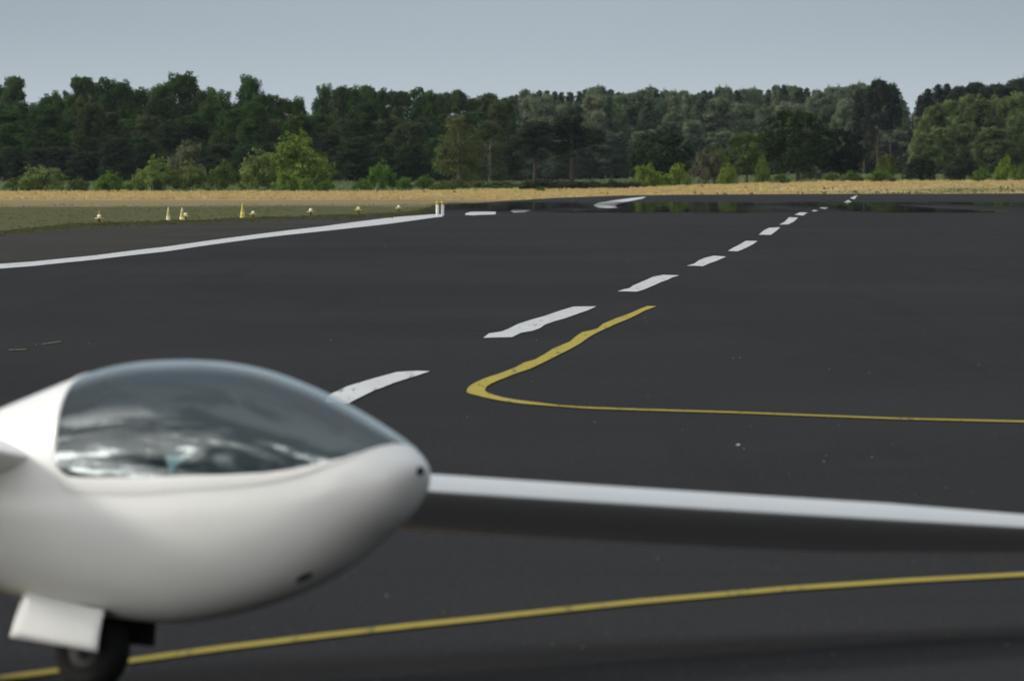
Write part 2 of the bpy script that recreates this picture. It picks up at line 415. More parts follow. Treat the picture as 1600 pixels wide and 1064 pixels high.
# heat mirage on the far runway
v = [gp(640, 334), gp(1900, 334), gp(1900, 314), gp(640, 314)]
o = sheet('heat_mirage', v, M['mirage'], 0.030)
tag(o, 'mirror-like band of heat mirage across the far runway', 'mirage', kind='stuff')

# ------------------------------------------------------------------ loose stones on the asphalt
def stones():
    n = 150
    py = YH + 60 + (1085 - YH - 60) * RNG.random(n) ** 0.8
    px = RNG.uniform(-20, 1620, n)
    ico = [(0, 0, 1), (.9, 0, .3), (.28, .85, .3), (-.72, .53, .3), (-.72, -.53, .3), (.28, -.85, .3), (0, 0, -.2)]
    tri = [(0, 1, 2), (0, 2, 3), (0, 3, 4), (0, 4, 5), (0, 5, 1), (6, 2, 1), (6, 3, 2), (6, 4, 3), (6, 5, 4), (6, 1, 5)]
    V, Fc = [], []
    for x, y in zip(px, py):
        g = gp(x, y); s = RNG.uniform(0.0012, 0.0042) * (1 + g[1] / 120)
        b = len(V); a = RNG.uniform(0, 6.28); sx = RNG.uniform(.7, 2.2)
        for p in ico:
            V.append((g[0] + s * (p[0] * sx * math.cos(a) - p[1] * math.sin(a)), g[1] + s * (p[0] * sx * math.sin(a) + p[1] * math.cos(a)), 0.001 + s * p[2] * .8))
        Fc += [(b + i, b + j, b + k) for i, j, k in tri]
    o = link('loose_stones', mesh_of('loose_stones', V, Fc), M['stone'], smooth=False)
    tag(o, 'small pale loose stones scattered over the asphalt', 'loose stones', kind='stuff')
stones()
def scrap():
    g = gp(1153, 696)
    V = [(-.014, -.03, 0), (.012, -.035, .002), (.015, .03, .006), (-.008, .04, .003), (0, 0, .009)]
    o = link('paper_scrap', mesh_of('paper_scrap', V, [(0, 1, 4), (1, 2, 4), (2, 3, 4), (3, 0, 4)]), M['marker_white'], smooth=False)
    o.location = (g[0], g[1], 0.003)
    tag(o, 'small white scrap lying alone on the asphalt right of the glider', 'scrap')
scrap()

# ------------------------------------------------------------------ grasses
RUN = edge_pts
def on_grass(X, Y):
    px = CX + X * F / Y
    py = YH + F * H / Y
    e = np.interp(px, [p[0] for p in EDGE], [p[1] for p in EDGE])
    return py < e - 0.4

def back(X):
    t = np.clip((X + 14) / 18, 0, 1)
    return 1128 + 204 * t * t * (3 - 2 * t)

def tufts(name, n, yr, pxr, hr, wr, mat, label, blades=3, cond=None, cat='grass'):
    Y = RNG.uniform(yr[0], yr[1], n * 2)
    px = RNG.uniform(pxr[0], pxr[1], n * 2)
    X = (px - CX) * Y / F
    ok = on_grass(X, Y)
    if cond is not None: ok &= cond(X, Y, px)
    X, Y = X[ok][:n], Y[ok][:n]
    quads = []
    for x, y in zip(X, Y):
        z0 = terrain(x, y) - 0.03
        hh = RNG.uniform(*hr); 
        for b in range(blades):
            a = RNG.uniform(0, math.pi); w = RNG.uniform(*wr)
            dx, dy = math.cos(a) * w, math.sin(a) * w * .5
            ox, oy = RNG.normal(0, .35), RNG.normal(0, .35)
            lx, ly = RNG.normal(0, .18) * hh, RNG.normal(0, .18) * hh
            h2 = hh * RNG.uniform(.7, 1.15)
            quads.append(((x + ox - dx, y + oy - dy, z0), (x + ox + dx, y + oy + dy, z0), (x + ox + dx * .35 + lx, y + oy + dy * .3 + ly, z0 + h2 * .8), (x + ox + lx * 1.2 - dx * .1, y + oy + ly, z0 + h2)))
    o = link(name, quads_mesh(name, np.array(quads)), mat, smooth=False)
    return tag(o, label, cat, kind='stuff')

tufts('straw_grass', 15000, (830, 1340), (-40, 1640), (.06, .20), (.05, .22), M['straw_blade'], 'dry golden straw standing between runway and wood', cond=lambda X, Y, px: (Y < back(X) + RNG.normal(0, 8, len(X))) & ~((px > 1090) & (Y < 1185) & (RNG.random(len(X)) < np.clip((px - 1090) / 260, 0, .85))))
tufts('seeding_grass', 2200, (1080, 1340), (-40, 1640), (.16, .32), (.04, .14), M['straw_blade'], 'taller pale seed heads at the back of the straw', cond=lambda X, Y, px: np.abs(Y - back(X) + 30) < 45)
tufts('green_weeds', 260, (1000, 1350), (-40, 1640), (.08, .28), (.06, .25), M['green_blade'], 'patches of green weeds growing through the straw', cond=lambda X, Y, px: np.array([noise.noise((x * .05, y * .012, 3.0)) > 0.05 for x, y in zip(X, Y)]))
tufts('meadow_grass', 9000, (1200, 1650), (-40, 1640), (.15, .4), (.08, .3), M['meadow_blade'], 'pale green meadow in front of the dark wood', cond=lambda X, Y, px: Y > back(X) + 15)
tufts('mown_grass', 900, (340, 720), (-30, 700), (.01, .045), (.02, .09), M['green_blade'], 'short mown green grass left of the runway')

def edge_grass():
    quads = []
    for (a, b) in zip(EDGE[:11], EDGE[1:11]):
        for k in range(150):
            t = RNG.random()
            g = gp(a[0] + (b[0] - a[0]) * t, a[1] + (b[1] - a[1]) * t + abs(RNG.normal(0, 2.4)) * (1 if RNG.random() < .4 else -.5) + .6)
            hh = RNG.uniform(.01, .07)
            for q in range(3):
                w = RNG.uniform(.02, .10); ox, oy = RNG.normal(0, .12), RNG.normal(0, .5); lx = RNG.normal(0, .03)
                quads.append(((g[0] + ox - w, g[1] + oy, -.02), (g[0] + ox + w, g[1] + oy, -.02), (g[0] + ox + w * .4 + lx, g[1] + oy, hh * .7), (g[0] + ox + lx * 1.4, g[1] + oy, hh)))
    o = link('edge_grass', quads_mesh('edge_grass', np.array(quads)), M['edge_blade'], smooth=False)
    tag(o, 'ragged grass creeping over the left edge of the asphalt', 'grass', kind='stuff')
edge_grass()

# ------------------------------------------------------------------ trees
def leaf_quads(clumps, per, size, rng, squash=1.0, droop=0.0, inner=0.62):
    """leaf cards spread through the shells of clumps [(cx,cy,cz,r)]"""
    out = []
    for cx, cy, cz, r in clumps:
        n = max(12, int(per * r * r))
        d = rng.normal(size=(n, 3)); d /= np.linalg.norm(d, axis=1)[:, None]
        rad = r * (inner + (1.05 - inner) * rng.random(n) ** .6) * (1 + .35 * (rng.random(n) > .88) * rng.random(n))
        # lumpy shell
        lump = 1 + .22 * np.sin(d[:, 0] * 5 + cx) * np.sin(d[:, 1] * 5 + cy * 2) + .12 * np.sin(d[:, 2] * 9 + cz)
        p = d * (rad * lump)[:, None]
        p[:, 2] *= squash
        if droop: p[:, 2] -= droop * rng.random(n) * np.hypot(p[:, 0], p[:, 1])
        p += (cx, cy, cz)
        nr = d + rng.normal(size=(n, 3)) * .75
        nr[:, 2] += .25
        nr /= np.linalg.norm(nr, axis=1)[:, None]
        t = np.cross(nr, rng.normal(size=(n, 3))); t /= np.linalg.norm(t, axis=1)[:, None] + 1e-9
        b = np.cross(nr, t)
        s = size * rng.uniform(.55, 1.3, n)[:, None]; s2 = s * rng.uniform(.5, .9, n)[:, None]
        out.append(np.stack([p - t * s * .5, p - b * s2 * .5 + nr * s * .08, p + t * s * .5, p + b * s2 * .5 + nr * s * .08], axis=1))
    return np.concatenate(out)

def make_kind(name, seed, h, hw, base, style):
    """returns (trunk mesh, crown mesh) of a tree of height h, half width hw, crown starting at base"""
    rng = np.random.default_rng(seed); rd = random.Random(seed)
    cl = []
    bm = bmesh.new()
    if style in ('broad', 'round', 'birch'):
        nlv = {'broad': 112, 'round': 130, 'birch': 66}[style]
        for i in range(nlv):
            u = rng.random() ** (.8)
            z = base + (h - base) * (.06 + .86 * u)
            f = (z - base) / (h - base)
            if style == 'round': env = math.sqrt(max(.05, 1 - (2 * f - .95) ** 2))
            elif style == 'birch': env = (.45 + .6 * math.sin(math.pi * min(1, f * .85 + .12))) * (1 - .55 * f ** 3)
            else: env = (.70 + .35 * math.sin(math.pi * f * .9)) * (1 - .60 * f ** 2.6) * rng.uniform(.8, 1.12)
            a = rng.uniform(0, 2 * math.pi); q = rng.random() ** (.3 if style == 'round' else .45)
            R = hw * env * q * .86
            r = (.078 * h if style != 'birch' else .085 * h) * rng.uniform(.55, 1.1) * (1.15 - .45 * f)
            cl.append((R * math.cos(a), R * math.sin(a), z - r * .25, r))
        for i in range(6 if style == 'broad' else 3):          # leading tops
            a = rng.uniform(0, 6.28); R = hw * rng.uniform(0, .45)
            r = h * rng.uniform(.035, .060)
            cl.append((R * math.cos(a), R * math.sin(a), h - r * rng.uniform(.9, 2.6), r))
        tp = [(0, 0, -.3), (.05 * hw * rd.uniform(-1, 1), 0, h * .2), (.12 * hw * rd.uniform(-1, 1), .1, h * .5), (.1 * hw, 0, h * .88)]
        tube(bm, tp, [h * .024, h * .018, h * .012, h * .003], 8)
        for c in sorted(cl, key=lambda c: -c[3])[:14]:
            z0 = max(h * .15, c[2] * rd.uniform(.5, .75))
            tube(bm, [(0, 0, z0), (c[0] * .55, c[1] * .55, (z0 + c[2]) * .5 + .2), (c[0], c[1], c[2])], [h * .008, h * .005, h * .002], 5)
        if style == 'birch': co = leaf_quads(cl, 260, .27, rng, 1.0, .9)
        else: co = leaf_quads(cl, 270 if style == 'broad' else 300, .31, rng, .92, 0.0, .38)
    elif style == 'pine':
        for i in range(40):
            f = rng.random() ** .75
            z = base + (h - base) * (.05 + .88 * f)
            env = (.55 + .6 * math.sin(math.pi * (f * .75 + .18))) * (1 - .5 * f ** 2)
            a = rng.uniform(0, 6.28); R = hw * env * rng.random() ** .5
            r = h * rng.uniform(.045, .085)
            cl.append((R * math.cos(a), R * math.sin(a), z, r))
        for i in range(5):                                    # pointed leading shoots
            lx, ly, lz = rng.normal(0, .34) * hw, rng.normal(0, .34) * hw, h - (0 if i == 0 else rng.uniform(.02, .10) * h)
            for q in range(6): cl.append((lx, ly, lz - .12 - q * .34, .12 + q * .125))
        tube(bm, [(0, 0, -.3), (.1, 0, h * .3), (rd.uniform(-.3, .3), 0, h * .65), (0, 0, h * .94)], [h * .017, h * .014, h * .010, h * .002], 8)
        for c in cl[:16]:
            tube(bm, [(0, 0, c[2] - .05 * h), (c[0] * .6, c[1] * .6, c[2] - .01 * h), (c[0], c[1], c[2])], [h * .006, h * .004, h * .0015], 5)
        for i in range(7):                                    # dead stubs under the crown
            z = base * rng.uniform(.45, 1.0); a = rng.uniform(0, 6.28); L = rng.uniform(.5, 1.6)
            tube(bm, [(0, 0, z), (L * math.cos(a), L * math.sin(a), z + .1)], [.05, .015], 4)
        co = leaf_quads(cl, 360, .30, rng, .78)
    elif style == 'spruce':
        k = 0; z = base
        while z < h * .985:
            f = (z - base) / (h - base)
            R = hw * (1 - f) ** .52 * rng.uniform(.82, 1.12)
            m = max(3, int(7 * (1 - f) + 3))
            for j in range(m):
                a = k * .7 + j * 6.283 / m + rng.uniform(-.3, .3)
                rr = R * rng.uniform(.75, 1.1)
                for q in (.45, .9):
                    cl.append((rr * q * math.cos(a), rr * q * math.sin(a), z - rr * q * .28, max(.30, (.36 - .12 * q) * R + .16)))
            k += 1; z += max(.45, .055 * h * (1 - .6 * f))
        cl.append((0, 0, h - .2, .16)); cl.append((0, 0, h - .6, .30)); cl.append((.1, 0, h - 1.15, .46))
        tube(bm, [(0, 0, -.3), (0, 0, h * .5), (0, 0, h * .99)], [h * .015, h * .009, .02], 7)
        co = leaf_quads(cl, 170, .34, rng, .8, .15)
    elif style == 'bush':
        for i in range(46):
            a = rng.uniform(0, 6.28); q = rng.random() ** .5
            top = h * (1 - .46 * q ** 3) * rng.uniform(.82, 1.0)
            z = top * rng.uniform(.2, 1.0) ** .6
            r = h * rng.uniform(.09, .17)
            R = max(0, hw * q - r * .6)
            cl.append((R * math.cos(a), R * math.sin(a), max(r * .5, z - r), r))
        for i in range(9):                                    # shoots breaking the outline
            a = rng.uniform(0, 6.28); R = hw * rng.uniform(0, .7)
            cl.append((R * math.cos(a), R * math.sin(a), h * (1 - .5 * (R / hw) ** 2) * rng.uniform(.86, 1.04), h * rng.uniform(.03, .055)))
        for i in range(5):
            a = rng.uniform(0, 6.28); R = hw * .5 * rng.random()
            tube(bm, [(R * .3 * math.cos(a), R * .3 * math.sin(a), -.1), (R * .7 * math.cos(a), R * .7 * math.sin(a), h * .4), (R * math.cos(a), R * math.sin(a), h * .8)], [.05, .035, .012], 5)
        co = leaf_quads(cl, 620, .20, rng, .95)
    return bm_mesh(name + '_trunk', bm), quads_mesh(name + '_crown', co)

KIND = {}
def kinds():
    for i in range(5): KIND[f'broad{i}'] = (make_kind('broadleaf', 10 + i, 16, 4.4 + .3 * (i % 3), 1.6 + .7 * (i % 2), 'broad'), 'bark', 16)
    for i in range(3): KIND[f'pine{i}'] = (make_kind('pine', 30 + i, 17, 3.0, 6.0 + i * .8, 'pine'), 'pine_bark', 17)
    for i in range(3): KIND[f'spruce{i}'] = (make_kind('spruce', 40 + i, 17, 2.5 + .25 * i, 2.5, 'spruce'), 'bark', 17)
    for i in range(2): KIND[f'birch{i}'] = (make_kind('birch', 50 + i, 12, 3.2, 1.4, 'birch'), 'birch_bark', 12)
    for i in range(2): KIND[f'round{i}'] = (make_kind('round', 60 + i, 9, 4.4, 1.2, 'round'), 'bark', 9)
    for i in range(5): KIND[f'bush{i}'] = (make_kind('bush', 70 + i, 4, 2.3 + .2 * (i % 3), 0, 'bush'), 'bark', 4)
kinds()
WIDE = {}
for k_, (ms, _, hh) in KIND.items():
    co = np.empty(len(ms[1].vertices) * 3, dtype=np.float32); ms[1].vertices.foreach_get('co', co)
    WIDE[k_] = np.percentile(np.abs(co[0::3]), 98)
for k_, (ms, bk, hh) in KIND.items():
    ms[0].materials.append(M[bk]); ms[1].materials.append(M['leaf_bush' if k_.startswith('bush') else 'leaf'])

def plant(name, kind, px, ytop, Y, halfpx, col, label, cat, group=None, rot=None, sink=0.0):
    """a tree or bush standing on the terrain: px column, row of its top, distance, half width in photo pixels"""
    ms, bk, h0 = KIND[kind]
    X = xat(px, Y); z0 = terrain(X, Y) - 0.05 - sink
    h = ztop(ytop, Y) - z0
    r = root(name, (X, Y, z0), label, cat, group, (0, 0, random.uniform(0, 6.28) if rot is None else rot))
    sz = h / h0
    sx = halfpx * Y / F / WIDE[kind] if halfpx else sz
    r.scale = (sx, sx, sz)
    j = random.uniform(.88, 1.14)
    for part, me in (('trunk', ms[0]), ('crown', ms[1])):
        o = bpy.data.objects.new(part, me); C.objects.link(o); o.parent = r
        if part == 'crown': o.color = (col[0] * j, col[1] * j * random.uniform(.96, 1.04), col[2] * j, 1)
    return r

# leaf tones
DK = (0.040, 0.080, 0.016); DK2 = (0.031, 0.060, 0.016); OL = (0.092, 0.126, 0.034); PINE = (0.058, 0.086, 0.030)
FARP = (0.140, 0.176, 0.104); FARF = (0.068, 0.098, 0.056); STAND = (0.128, 0.165, 0.064)  # FARP and FARF paled, haze of distance put into the leaf colour
FIR = (0.070, 0.090, 0.044); LITE = (0.165, 0.235, 0.045); PALE = (0.165, 0.205, 0.060); GRN = (0.100, 0.165, 0.032); BLK = (0.022, 0.033, 0.016)
GREY = (0.098, 0.104, 0.060)

BUSH = [  # px, ytop, Y, halfpx, kind, tone, label
 (66, 254, 1175, 33, 0, PALE, 'pale olive bush with spiky top near the left edge'),
 (24, 276, 1190, 17, 1, OL, 'low olive bush left of the spiky pale bush'),
 (40, 270, 1200, 13, 3, OL, 'low bush leaning against the spiky pale bush'),
 (121, 274, 1200, 17, 2, OL, 'low bush with one upright shoot left of the round dark bush'),
 (170, 265, 1165, 22, 3, GRN, 'round dark green bush standing forward in the straw edge'),
 (203, 284, 1190, 12, 1, GRN, 'very low green bush just right of the round dark green bush'),
 (243, 244, 1180, 35, 4, PALE, 'broad pale olive bush right of the round dark green bush'),
 (292, 213, 1330, 28, 0, GREY, 'tall grey green bush rising behind the two pale olive bushes'),
 (297, 248, 1180, 26, 2, PALE, 'upright pale olive bush between the broad bush and the dull olive one'),
 (351, 250, 1190, 25, 1, OL, 'dull olive bush with a pointed top left of the biggest bush'),
 (402, 229, 1205, 31, 3, PALE, 'yellowish olive bush joined to the left side of the biggest bush'),
 (466, 204, 1215, 54, 4, LITE, 'biggest bush, bright green and tree-high, dark on its right side'),
 (446, 263, 1170, 17, 0, LITE, 'pale upright bush in front of the left foot of the biggest bush'),
 (477, 272, 1175, 13, 2, LITE, 'small bright bush in front of the right foot of the biggest bush'),
 (510, 281, 1190, 14, 1, GRN, 'low green bush at the right foot of the biggest bush'),
 (566, 278, 1215, 15, 3, LITE, 'low light green bush left of the lone dark cone-shaped bush'),
 (597, 246, 1235, 22, 2, GRN, 'lone cone-shaped bush with sunlit tip and dark sides'),
 (633, 274, 1240, 13, 0, GRN, 'small rounded bush right of the lone cone-shaped bush'),
 (664, 273, 1235, 16, 1, GRN, 'small domed green bush second right of the lone cone-shaped bush'),
 (693, 282, 1210, 20, 4, OL, 'low spreading bush left of the birch feet'),
 (715, 277, 1300, 17, 3, OL, 'dull low bush under the drooping birch'),
 (748, 279, 1310, 22, 2, OL, 'dull low bush between the two birches'),
 (788, 281, 1330, 24, 0, OL, 'dull low bush right of the second birch'),
 (1008, 253, 1300, 20, 0, LITE, 'yellow green bush in front of the left side of the round dark oak'),
 (1030, 268, 1310, 16, 2, LITE, 'lower yellow green bush under the middle of the round dark oak'),
 (1059, 253, 1300, 20, 3, LITE, 'yellow green bush in front of the right side of the round dark oak'),
 (1106, 226, 1330, 24, 1, GREY, 'grey green bushy tree right of the round dark oak'),
 (1125, 229, 1345, 18, 4, GRN, 'darker green bush behind the grey green bushy tree'),
 (1137, 253, 1310, 13, 2, LITE, 'slim yellow green bush between grey green and rounded green trees'),
 (1221, 270, 1300, 13, 0, GRN, 'small green bush left of the big spreading oak trunk'),
 (1266, 253, 1400, 20, 2, GREY, 'pale bush glimpsed under the right side of the big spreading oak'),
 (1192, 240, 1330, 12, 3, GRN, 'bright green bush at the left foot of the big spreading oak'),
 (1300, 268, 1330, 14, 1, OL, 'low bush beneath the black-green oak'),
 (1330, 266, 1310, 17, 4, GRN, 'low green bush at the right foot of the black-green oak'),
 (1378, 264, 1280, 24, 3, GRN, 'low wide bush at the foot of the little yellow green tree'),
 (1438, 234, 1300, 25, 2, BLK, 'squat black-green bush below the gap in the wood'),
 (1503, 238, 1330, 25, 0, BLK, 'black-green bush in front of the pale wood on the right'),
 (1535, 262, 1290, 15, 1, GRN, 'low green bush between the black-green bush and the round yellow green one'),
 (1573, 242, 1300, 17, 4, LITE, 'round yellow green bush near the right edge'),
 (1598, 255, 1310, 14, 3, OL, 'dark bush cut off by the right edge'),
 (549, 302, 1090, 6, 3, (.10, .10, .03), 'tiny olive plant alone in the straw below the biggest bush'),
 (845, 291, 1160, 7, 1, GRN, 'tiny green plant alone in the straw below the low dark hedge'),
]
for px, yt, Y, hp, k, col, lab in BUSH:
    plant('bush', f'bush{k}', px, yt, Y, hp, col, lab, 'bush', 'bushes between field and wood')
for i, px in enumerate((838, 866, 895, 925, 956, 985)):
    plant('hedge_bush', f'bush{i % 5}', px, 277 + (i % 2) * 1.5 + i * .9, 1270 + (i % 2) * 12, 24, (0.045, 0.056, 0.022), 'low dark bush, one of a row that merges into a hedge along the meadow', 'bush', 'low dark hedge along the meadow')
plant('birch_tree', 'birch0', 717, 174, 1420, 36, (0.110, 0.128, 0.040), 'drooping olive birch with pale trunk, left one of the pair', 'birch', 'pair of birches')
plant('birch_tree', 'birch1', 766, 184, 1440, 34, (0.072, 0.094, 0.034), 'drooping darker birch with pale trunk, right one of the pair', 'birch', 'pair of birches')
plant('pine_tree', 'pine0', 893, 178, 1480, 38, (.032, .046, .020), 'dark pine with flat layered crown right of the birches', 'pine')
plant('pine_tree', 'pine1', 835, 190, 1480, 32, (.032, .045, .020), 'dark pine between the birches and the flat layered pine', 'pine')
plant('oak_tree', 'round0', 1033, 203, 1380, 44, (.030, .054, .014), 'round-crowned dark oak standing apart at the centre of the wood edge', 'oak')
plant('oak_tree', 'round1', 1167, 203, 1390, 32, (.082, .110, .026), 'medium rounded green tree left of the big spreading oak', 'tree')
plant('oak_tree', 'round1', 1246, 168, 1370, 56, (.032, .056, .013), 'big spreading oak, sunlit green along its left side', 'oak')
plant('oak_tree', 'round0', 1314, 199, 1375, 37, (.016, .027, .010), 'black-green oak touching the right side of the big spreading oak', 'oak')
plant('small_tree', 'round0', 1386, 240, 1290, 15, (.115, .140, .030), 'little yellow green tree with rounded head on a thin stem', 'small tree')

# the wood: individual trees
LAND = [(15, 'at the left edge of the photo'), (70, 'behind the spiky pale bush'), (170, 'behind the round dark green bush'), (245, 'behind the broad pale olive bush'),
        (300, 'behind the tall grey green bush'), (390, 'behind the yellowish olive bush'), (470, 'behind the biggest bush'), (535, 'just right of the biggest bush'),
        (597, 'behind the lone cone-shaped bush'), (665, 'behind the small domed green bush'), (720, 'behind the left birch'), (770, 'behind the right birch'), (838, 'behind the pine beside the birches'),
        (893, 'behind the flat layered pine'), (955, 'left of the round dark oak'), (1033, 'behind the round dark oak'), (1105, 'behind the grey green bushy tree'),
        (1167, 'behind the medium rounded green tree'), (1246, 'behind the big spreading oak'), (1314, 'behind the black-green oak'), (1375, 'behind the little yellow green tree'), (1440, 'behind the squat black-green bush'),
        (1503, 'behind the black-green bush at right'), (1573, 'behind the round yellow green bush'), (1640, 'beyond the right edge of the photo')]
wood = []          # (kind, px, ytop, Y, halfpx, tone)
R = random.Random(21)
SKY_L = [(-30, 126, 30, 'pine'), (22, 121, 24, 'pine'), (4, 132, 28, 'broad'), (78, 146, 26, 'broad'), (66, 158, 22, 'broad'), (100, 140, 24, 'broad'), (128, 117, 22, 'pine'), (160, 119, 27, 'broad'), (186, 122, 25, 'broad'), (214, 134, 30, 'broad'),
         (250, 128, 32, 'broad'), (286, 111, 38, 'broad'), (318, 134, 28, 'broad'), (346, 138, 26, 'broad'), (389, 114, 30, 'broad'), (412, 140, 26, 'broad'), (440, 147, 28, 'broad'), (464, 149, 24, 'broad'),
         (506, 129, 20, 'broad'), (530, 137, 18, 'pine'), (549, 131, 22, 'broad'), (572, 135, 20, 'pine'), (592, 136, 22, 'broad'), (622, 140, 24, 'pine'), (656, 135, 28, 'broad'), (680, 139, 24, 'broad'), (700, 146, 20, 'pine'), (718, 142, 18, 'pine'), (742, 148, 22, 'broad'), (764, 147, 20, 'pine'), (785, 150, 22, 'broad')]
for px, yt, hp, k in SKY_L:
    wood.append((f'{k}{R.randrange(5 if k == "broad" else 3)}', px, yt, R.uniform(1640, 1740), hp, DK if k == 'broad' else PINE))
px = -30
while px < 800:                                    # front of the left wood
    k = 'broad' if R.random() < .78 else 'pine'
    wood.append((f'{k}{R.randrange(5 if k == "broad" else 3)}', px, R.uniform(152, 190), R.uniform(1560, 1610), R.uniform(25, 36), R.choice((DK, DK2, (.058, .072, .024)))))
    px += R.uniform(27, 38)
px = -20
while px < 800:                                    # lower trees at the wood's foot
    wood.append((f'broad{R.randrange(5)}', px, R.uniform(205, 240), R.uniform(1520, 1550), R.uniform(24, 34), R.choice((DK2, DK2, (.030, .044, .018)))))
    px += R.uniform(34, 48)
# centre: farther plantation of pines and spruces
px = 796
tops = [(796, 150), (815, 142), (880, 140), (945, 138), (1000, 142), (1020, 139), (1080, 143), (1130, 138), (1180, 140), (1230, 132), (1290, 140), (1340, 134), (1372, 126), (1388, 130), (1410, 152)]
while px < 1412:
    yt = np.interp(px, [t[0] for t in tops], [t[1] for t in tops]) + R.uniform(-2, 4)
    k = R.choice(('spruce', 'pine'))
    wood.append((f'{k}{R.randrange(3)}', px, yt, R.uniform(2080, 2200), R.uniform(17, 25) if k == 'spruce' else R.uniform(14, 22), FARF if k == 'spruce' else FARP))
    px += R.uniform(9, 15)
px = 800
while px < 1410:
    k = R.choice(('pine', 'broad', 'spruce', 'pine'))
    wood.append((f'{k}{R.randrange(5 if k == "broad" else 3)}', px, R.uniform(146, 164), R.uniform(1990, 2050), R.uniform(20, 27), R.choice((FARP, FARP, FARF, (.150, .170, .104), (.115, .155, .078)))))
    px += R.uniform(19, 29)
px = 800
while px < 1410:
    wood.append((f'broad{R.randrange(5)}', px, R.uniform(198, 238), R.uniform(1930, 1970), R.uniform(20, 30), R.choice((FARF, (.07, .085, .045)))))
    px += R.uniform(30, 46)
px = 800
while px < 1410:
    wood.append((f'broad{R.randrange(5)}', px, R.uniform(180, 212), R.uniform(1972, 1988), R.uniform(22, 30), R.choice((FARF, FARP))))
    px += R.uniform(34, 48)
for px, yt, hp in ((1372, 127, 22), (1392, 133, 17), (1350, 137, 20)):
    wood.append((f'pine{R.randrange(3)}', px, yt, 1900 + R.uniform(0, 40), hp, (.030, .042, .026)))
# right: pale broadleaf stand with conifers behind
for px, yt, hp in ((1438, 148, 20), (1450, 138, 24), (1466, 131, 26), (1480, 130, 24), (1497, 136, 24), (1512, 134, 22), (1524, 130, 24), (1540, 134, 24), (1556, 129, 24), (1572, 133, 24), (1586, 127, 25), (1604, 124, 26), (1625, 128, 26)):
    k = R.choice(('spruce', 'pine'))
    wood.append((f'{k}{R.randrange(3)}', px, yt, R.uniform(1880, 1950), hp, (.032, .044, .026)))
for px, yt, hp, Y in ((1440, 178, 20, 1660), (1462, 160, 26, 1690), (1492, 150, 30, 1700), (1530, 146, 32, 1690), (1566, 148, 28, 1700), (1598, 142, 30, 1690), (1635, 140, 34, 1690),
                      (1446, 205, 22, 1630), (1476, 196, 28, 1640), (1514, 190, 28, 1640), (1552, 198, 30, 1630), (1592, 178, 26, 1640), (1620, 200, 24, 1630)):
    wood.append((f'broad{R.randrange(5)}', px, yt, Y, hp, R.choice((STAND, (.116, .152, .056), (.124, .150, .064)))))

NOUN = {'broad': ('broadleaf_tree', 'broadleaf tree'), 'pine': ('pine_tree', 'pine'), 'spruce': ('spruce_tree', 'spruce')}
RANK = ['highest', 'second highest', 'third highest', 'fourth highest', 'fifth highest', 'sixth highest', 'seventh highest', 'eighth highest', 'ninth highest', 'tenth highest', 'eleventh highest', 'twelfth highest', 'thirteenth highest', 'fourteenth highest', 'fifteenth highest']
bucket = {}
for t in wood:
    k = t[0].rstrip('0123456789')
    lm = min(LAND, key=lambda l: abs(l[0] - t[1]))[1]
    bucket.setdefault((k, lm), []).append(t)
for (k, lm), ts in bucket.items():
    ts.sort(key=lambda t: t[2])
    for i, (kd, px, yt, Y, hp, col) in enumerate(ts):
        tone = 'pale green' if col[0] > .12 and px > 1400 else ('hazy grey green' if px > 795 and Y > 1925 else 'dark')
        lab = f'{tone} {NOUN[k][1]} {lm}' if len(ts) == 1 else f'{tone} {NOUN[k][1]}, {RANK[min(i, 14)]} of its kind {lm}'
        plant(NOUN[k][0], kd, px, yt, Y, hp, col, lab, NOUN[k][1].split()[-1] if k == 'broad' else NOUN[k][1], 'trees of the wood')

# shaded scrub inside the wood
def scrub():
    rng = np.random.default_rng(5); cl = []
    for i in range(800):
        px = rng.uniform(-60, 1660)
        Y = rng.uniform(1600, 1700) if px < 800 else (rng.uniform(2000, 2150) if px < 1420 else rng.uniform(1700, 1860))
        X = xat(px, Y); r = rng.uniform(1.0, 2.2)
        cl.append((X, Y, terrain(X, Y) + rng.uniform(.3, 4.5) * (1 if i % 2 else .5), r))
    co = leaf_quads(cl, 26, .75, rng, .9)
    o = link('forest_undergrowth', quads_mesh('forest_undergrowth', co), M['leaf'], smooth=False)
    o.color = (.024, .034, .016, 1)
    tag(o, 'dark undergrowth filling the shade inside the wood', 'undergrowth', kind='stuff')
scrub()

# ------------------------------------------------------------------ runway lights, cones and posts
def add(name, bm, mat, parent): return link(name, bm_mesh(name, bm), mat, parent)
def edge_light(px, pyb, ht, label, tip=False, group='runway edge lights on the left verge'):
    x, y, _ = gp(px, pyb)
    ht *= .86; k = ht / 0.45
    r = root('runway_light', (x, y, -0.02), label, 'runway light', group)
    add('pedestal', lathe([(.07 * k, 0), (.06 * k, .03 * k), (.035 * k, .05 * k), (.035 * k, .16 * k), (.06 * k, .19 * k)]), M['lamp_base'], r)
    add('skirt', lathe([(.235 * k, .165 * k), (.22 * k, .20 * k), (.09 * k, .235 * k), (.075 * k, .24 * k)], 28), M['marker_yellow'], r)
    d = add('dome', lathe([(.082 * k, .236 * k), (.10 * k, .27 * k), (.095 * k, .32 * k), (.06 * k, .36 * k), (.02 * k, .375 * k)], 24), M['lamp_glass'], r)
    if tip: add('tip', lathe([(.03 * k, .37 * k), (.035 * k, .45 * k), (.02 * k, .52 * k), (.004 * k, .56 * k)], 16), M['amber'], r)
    return r
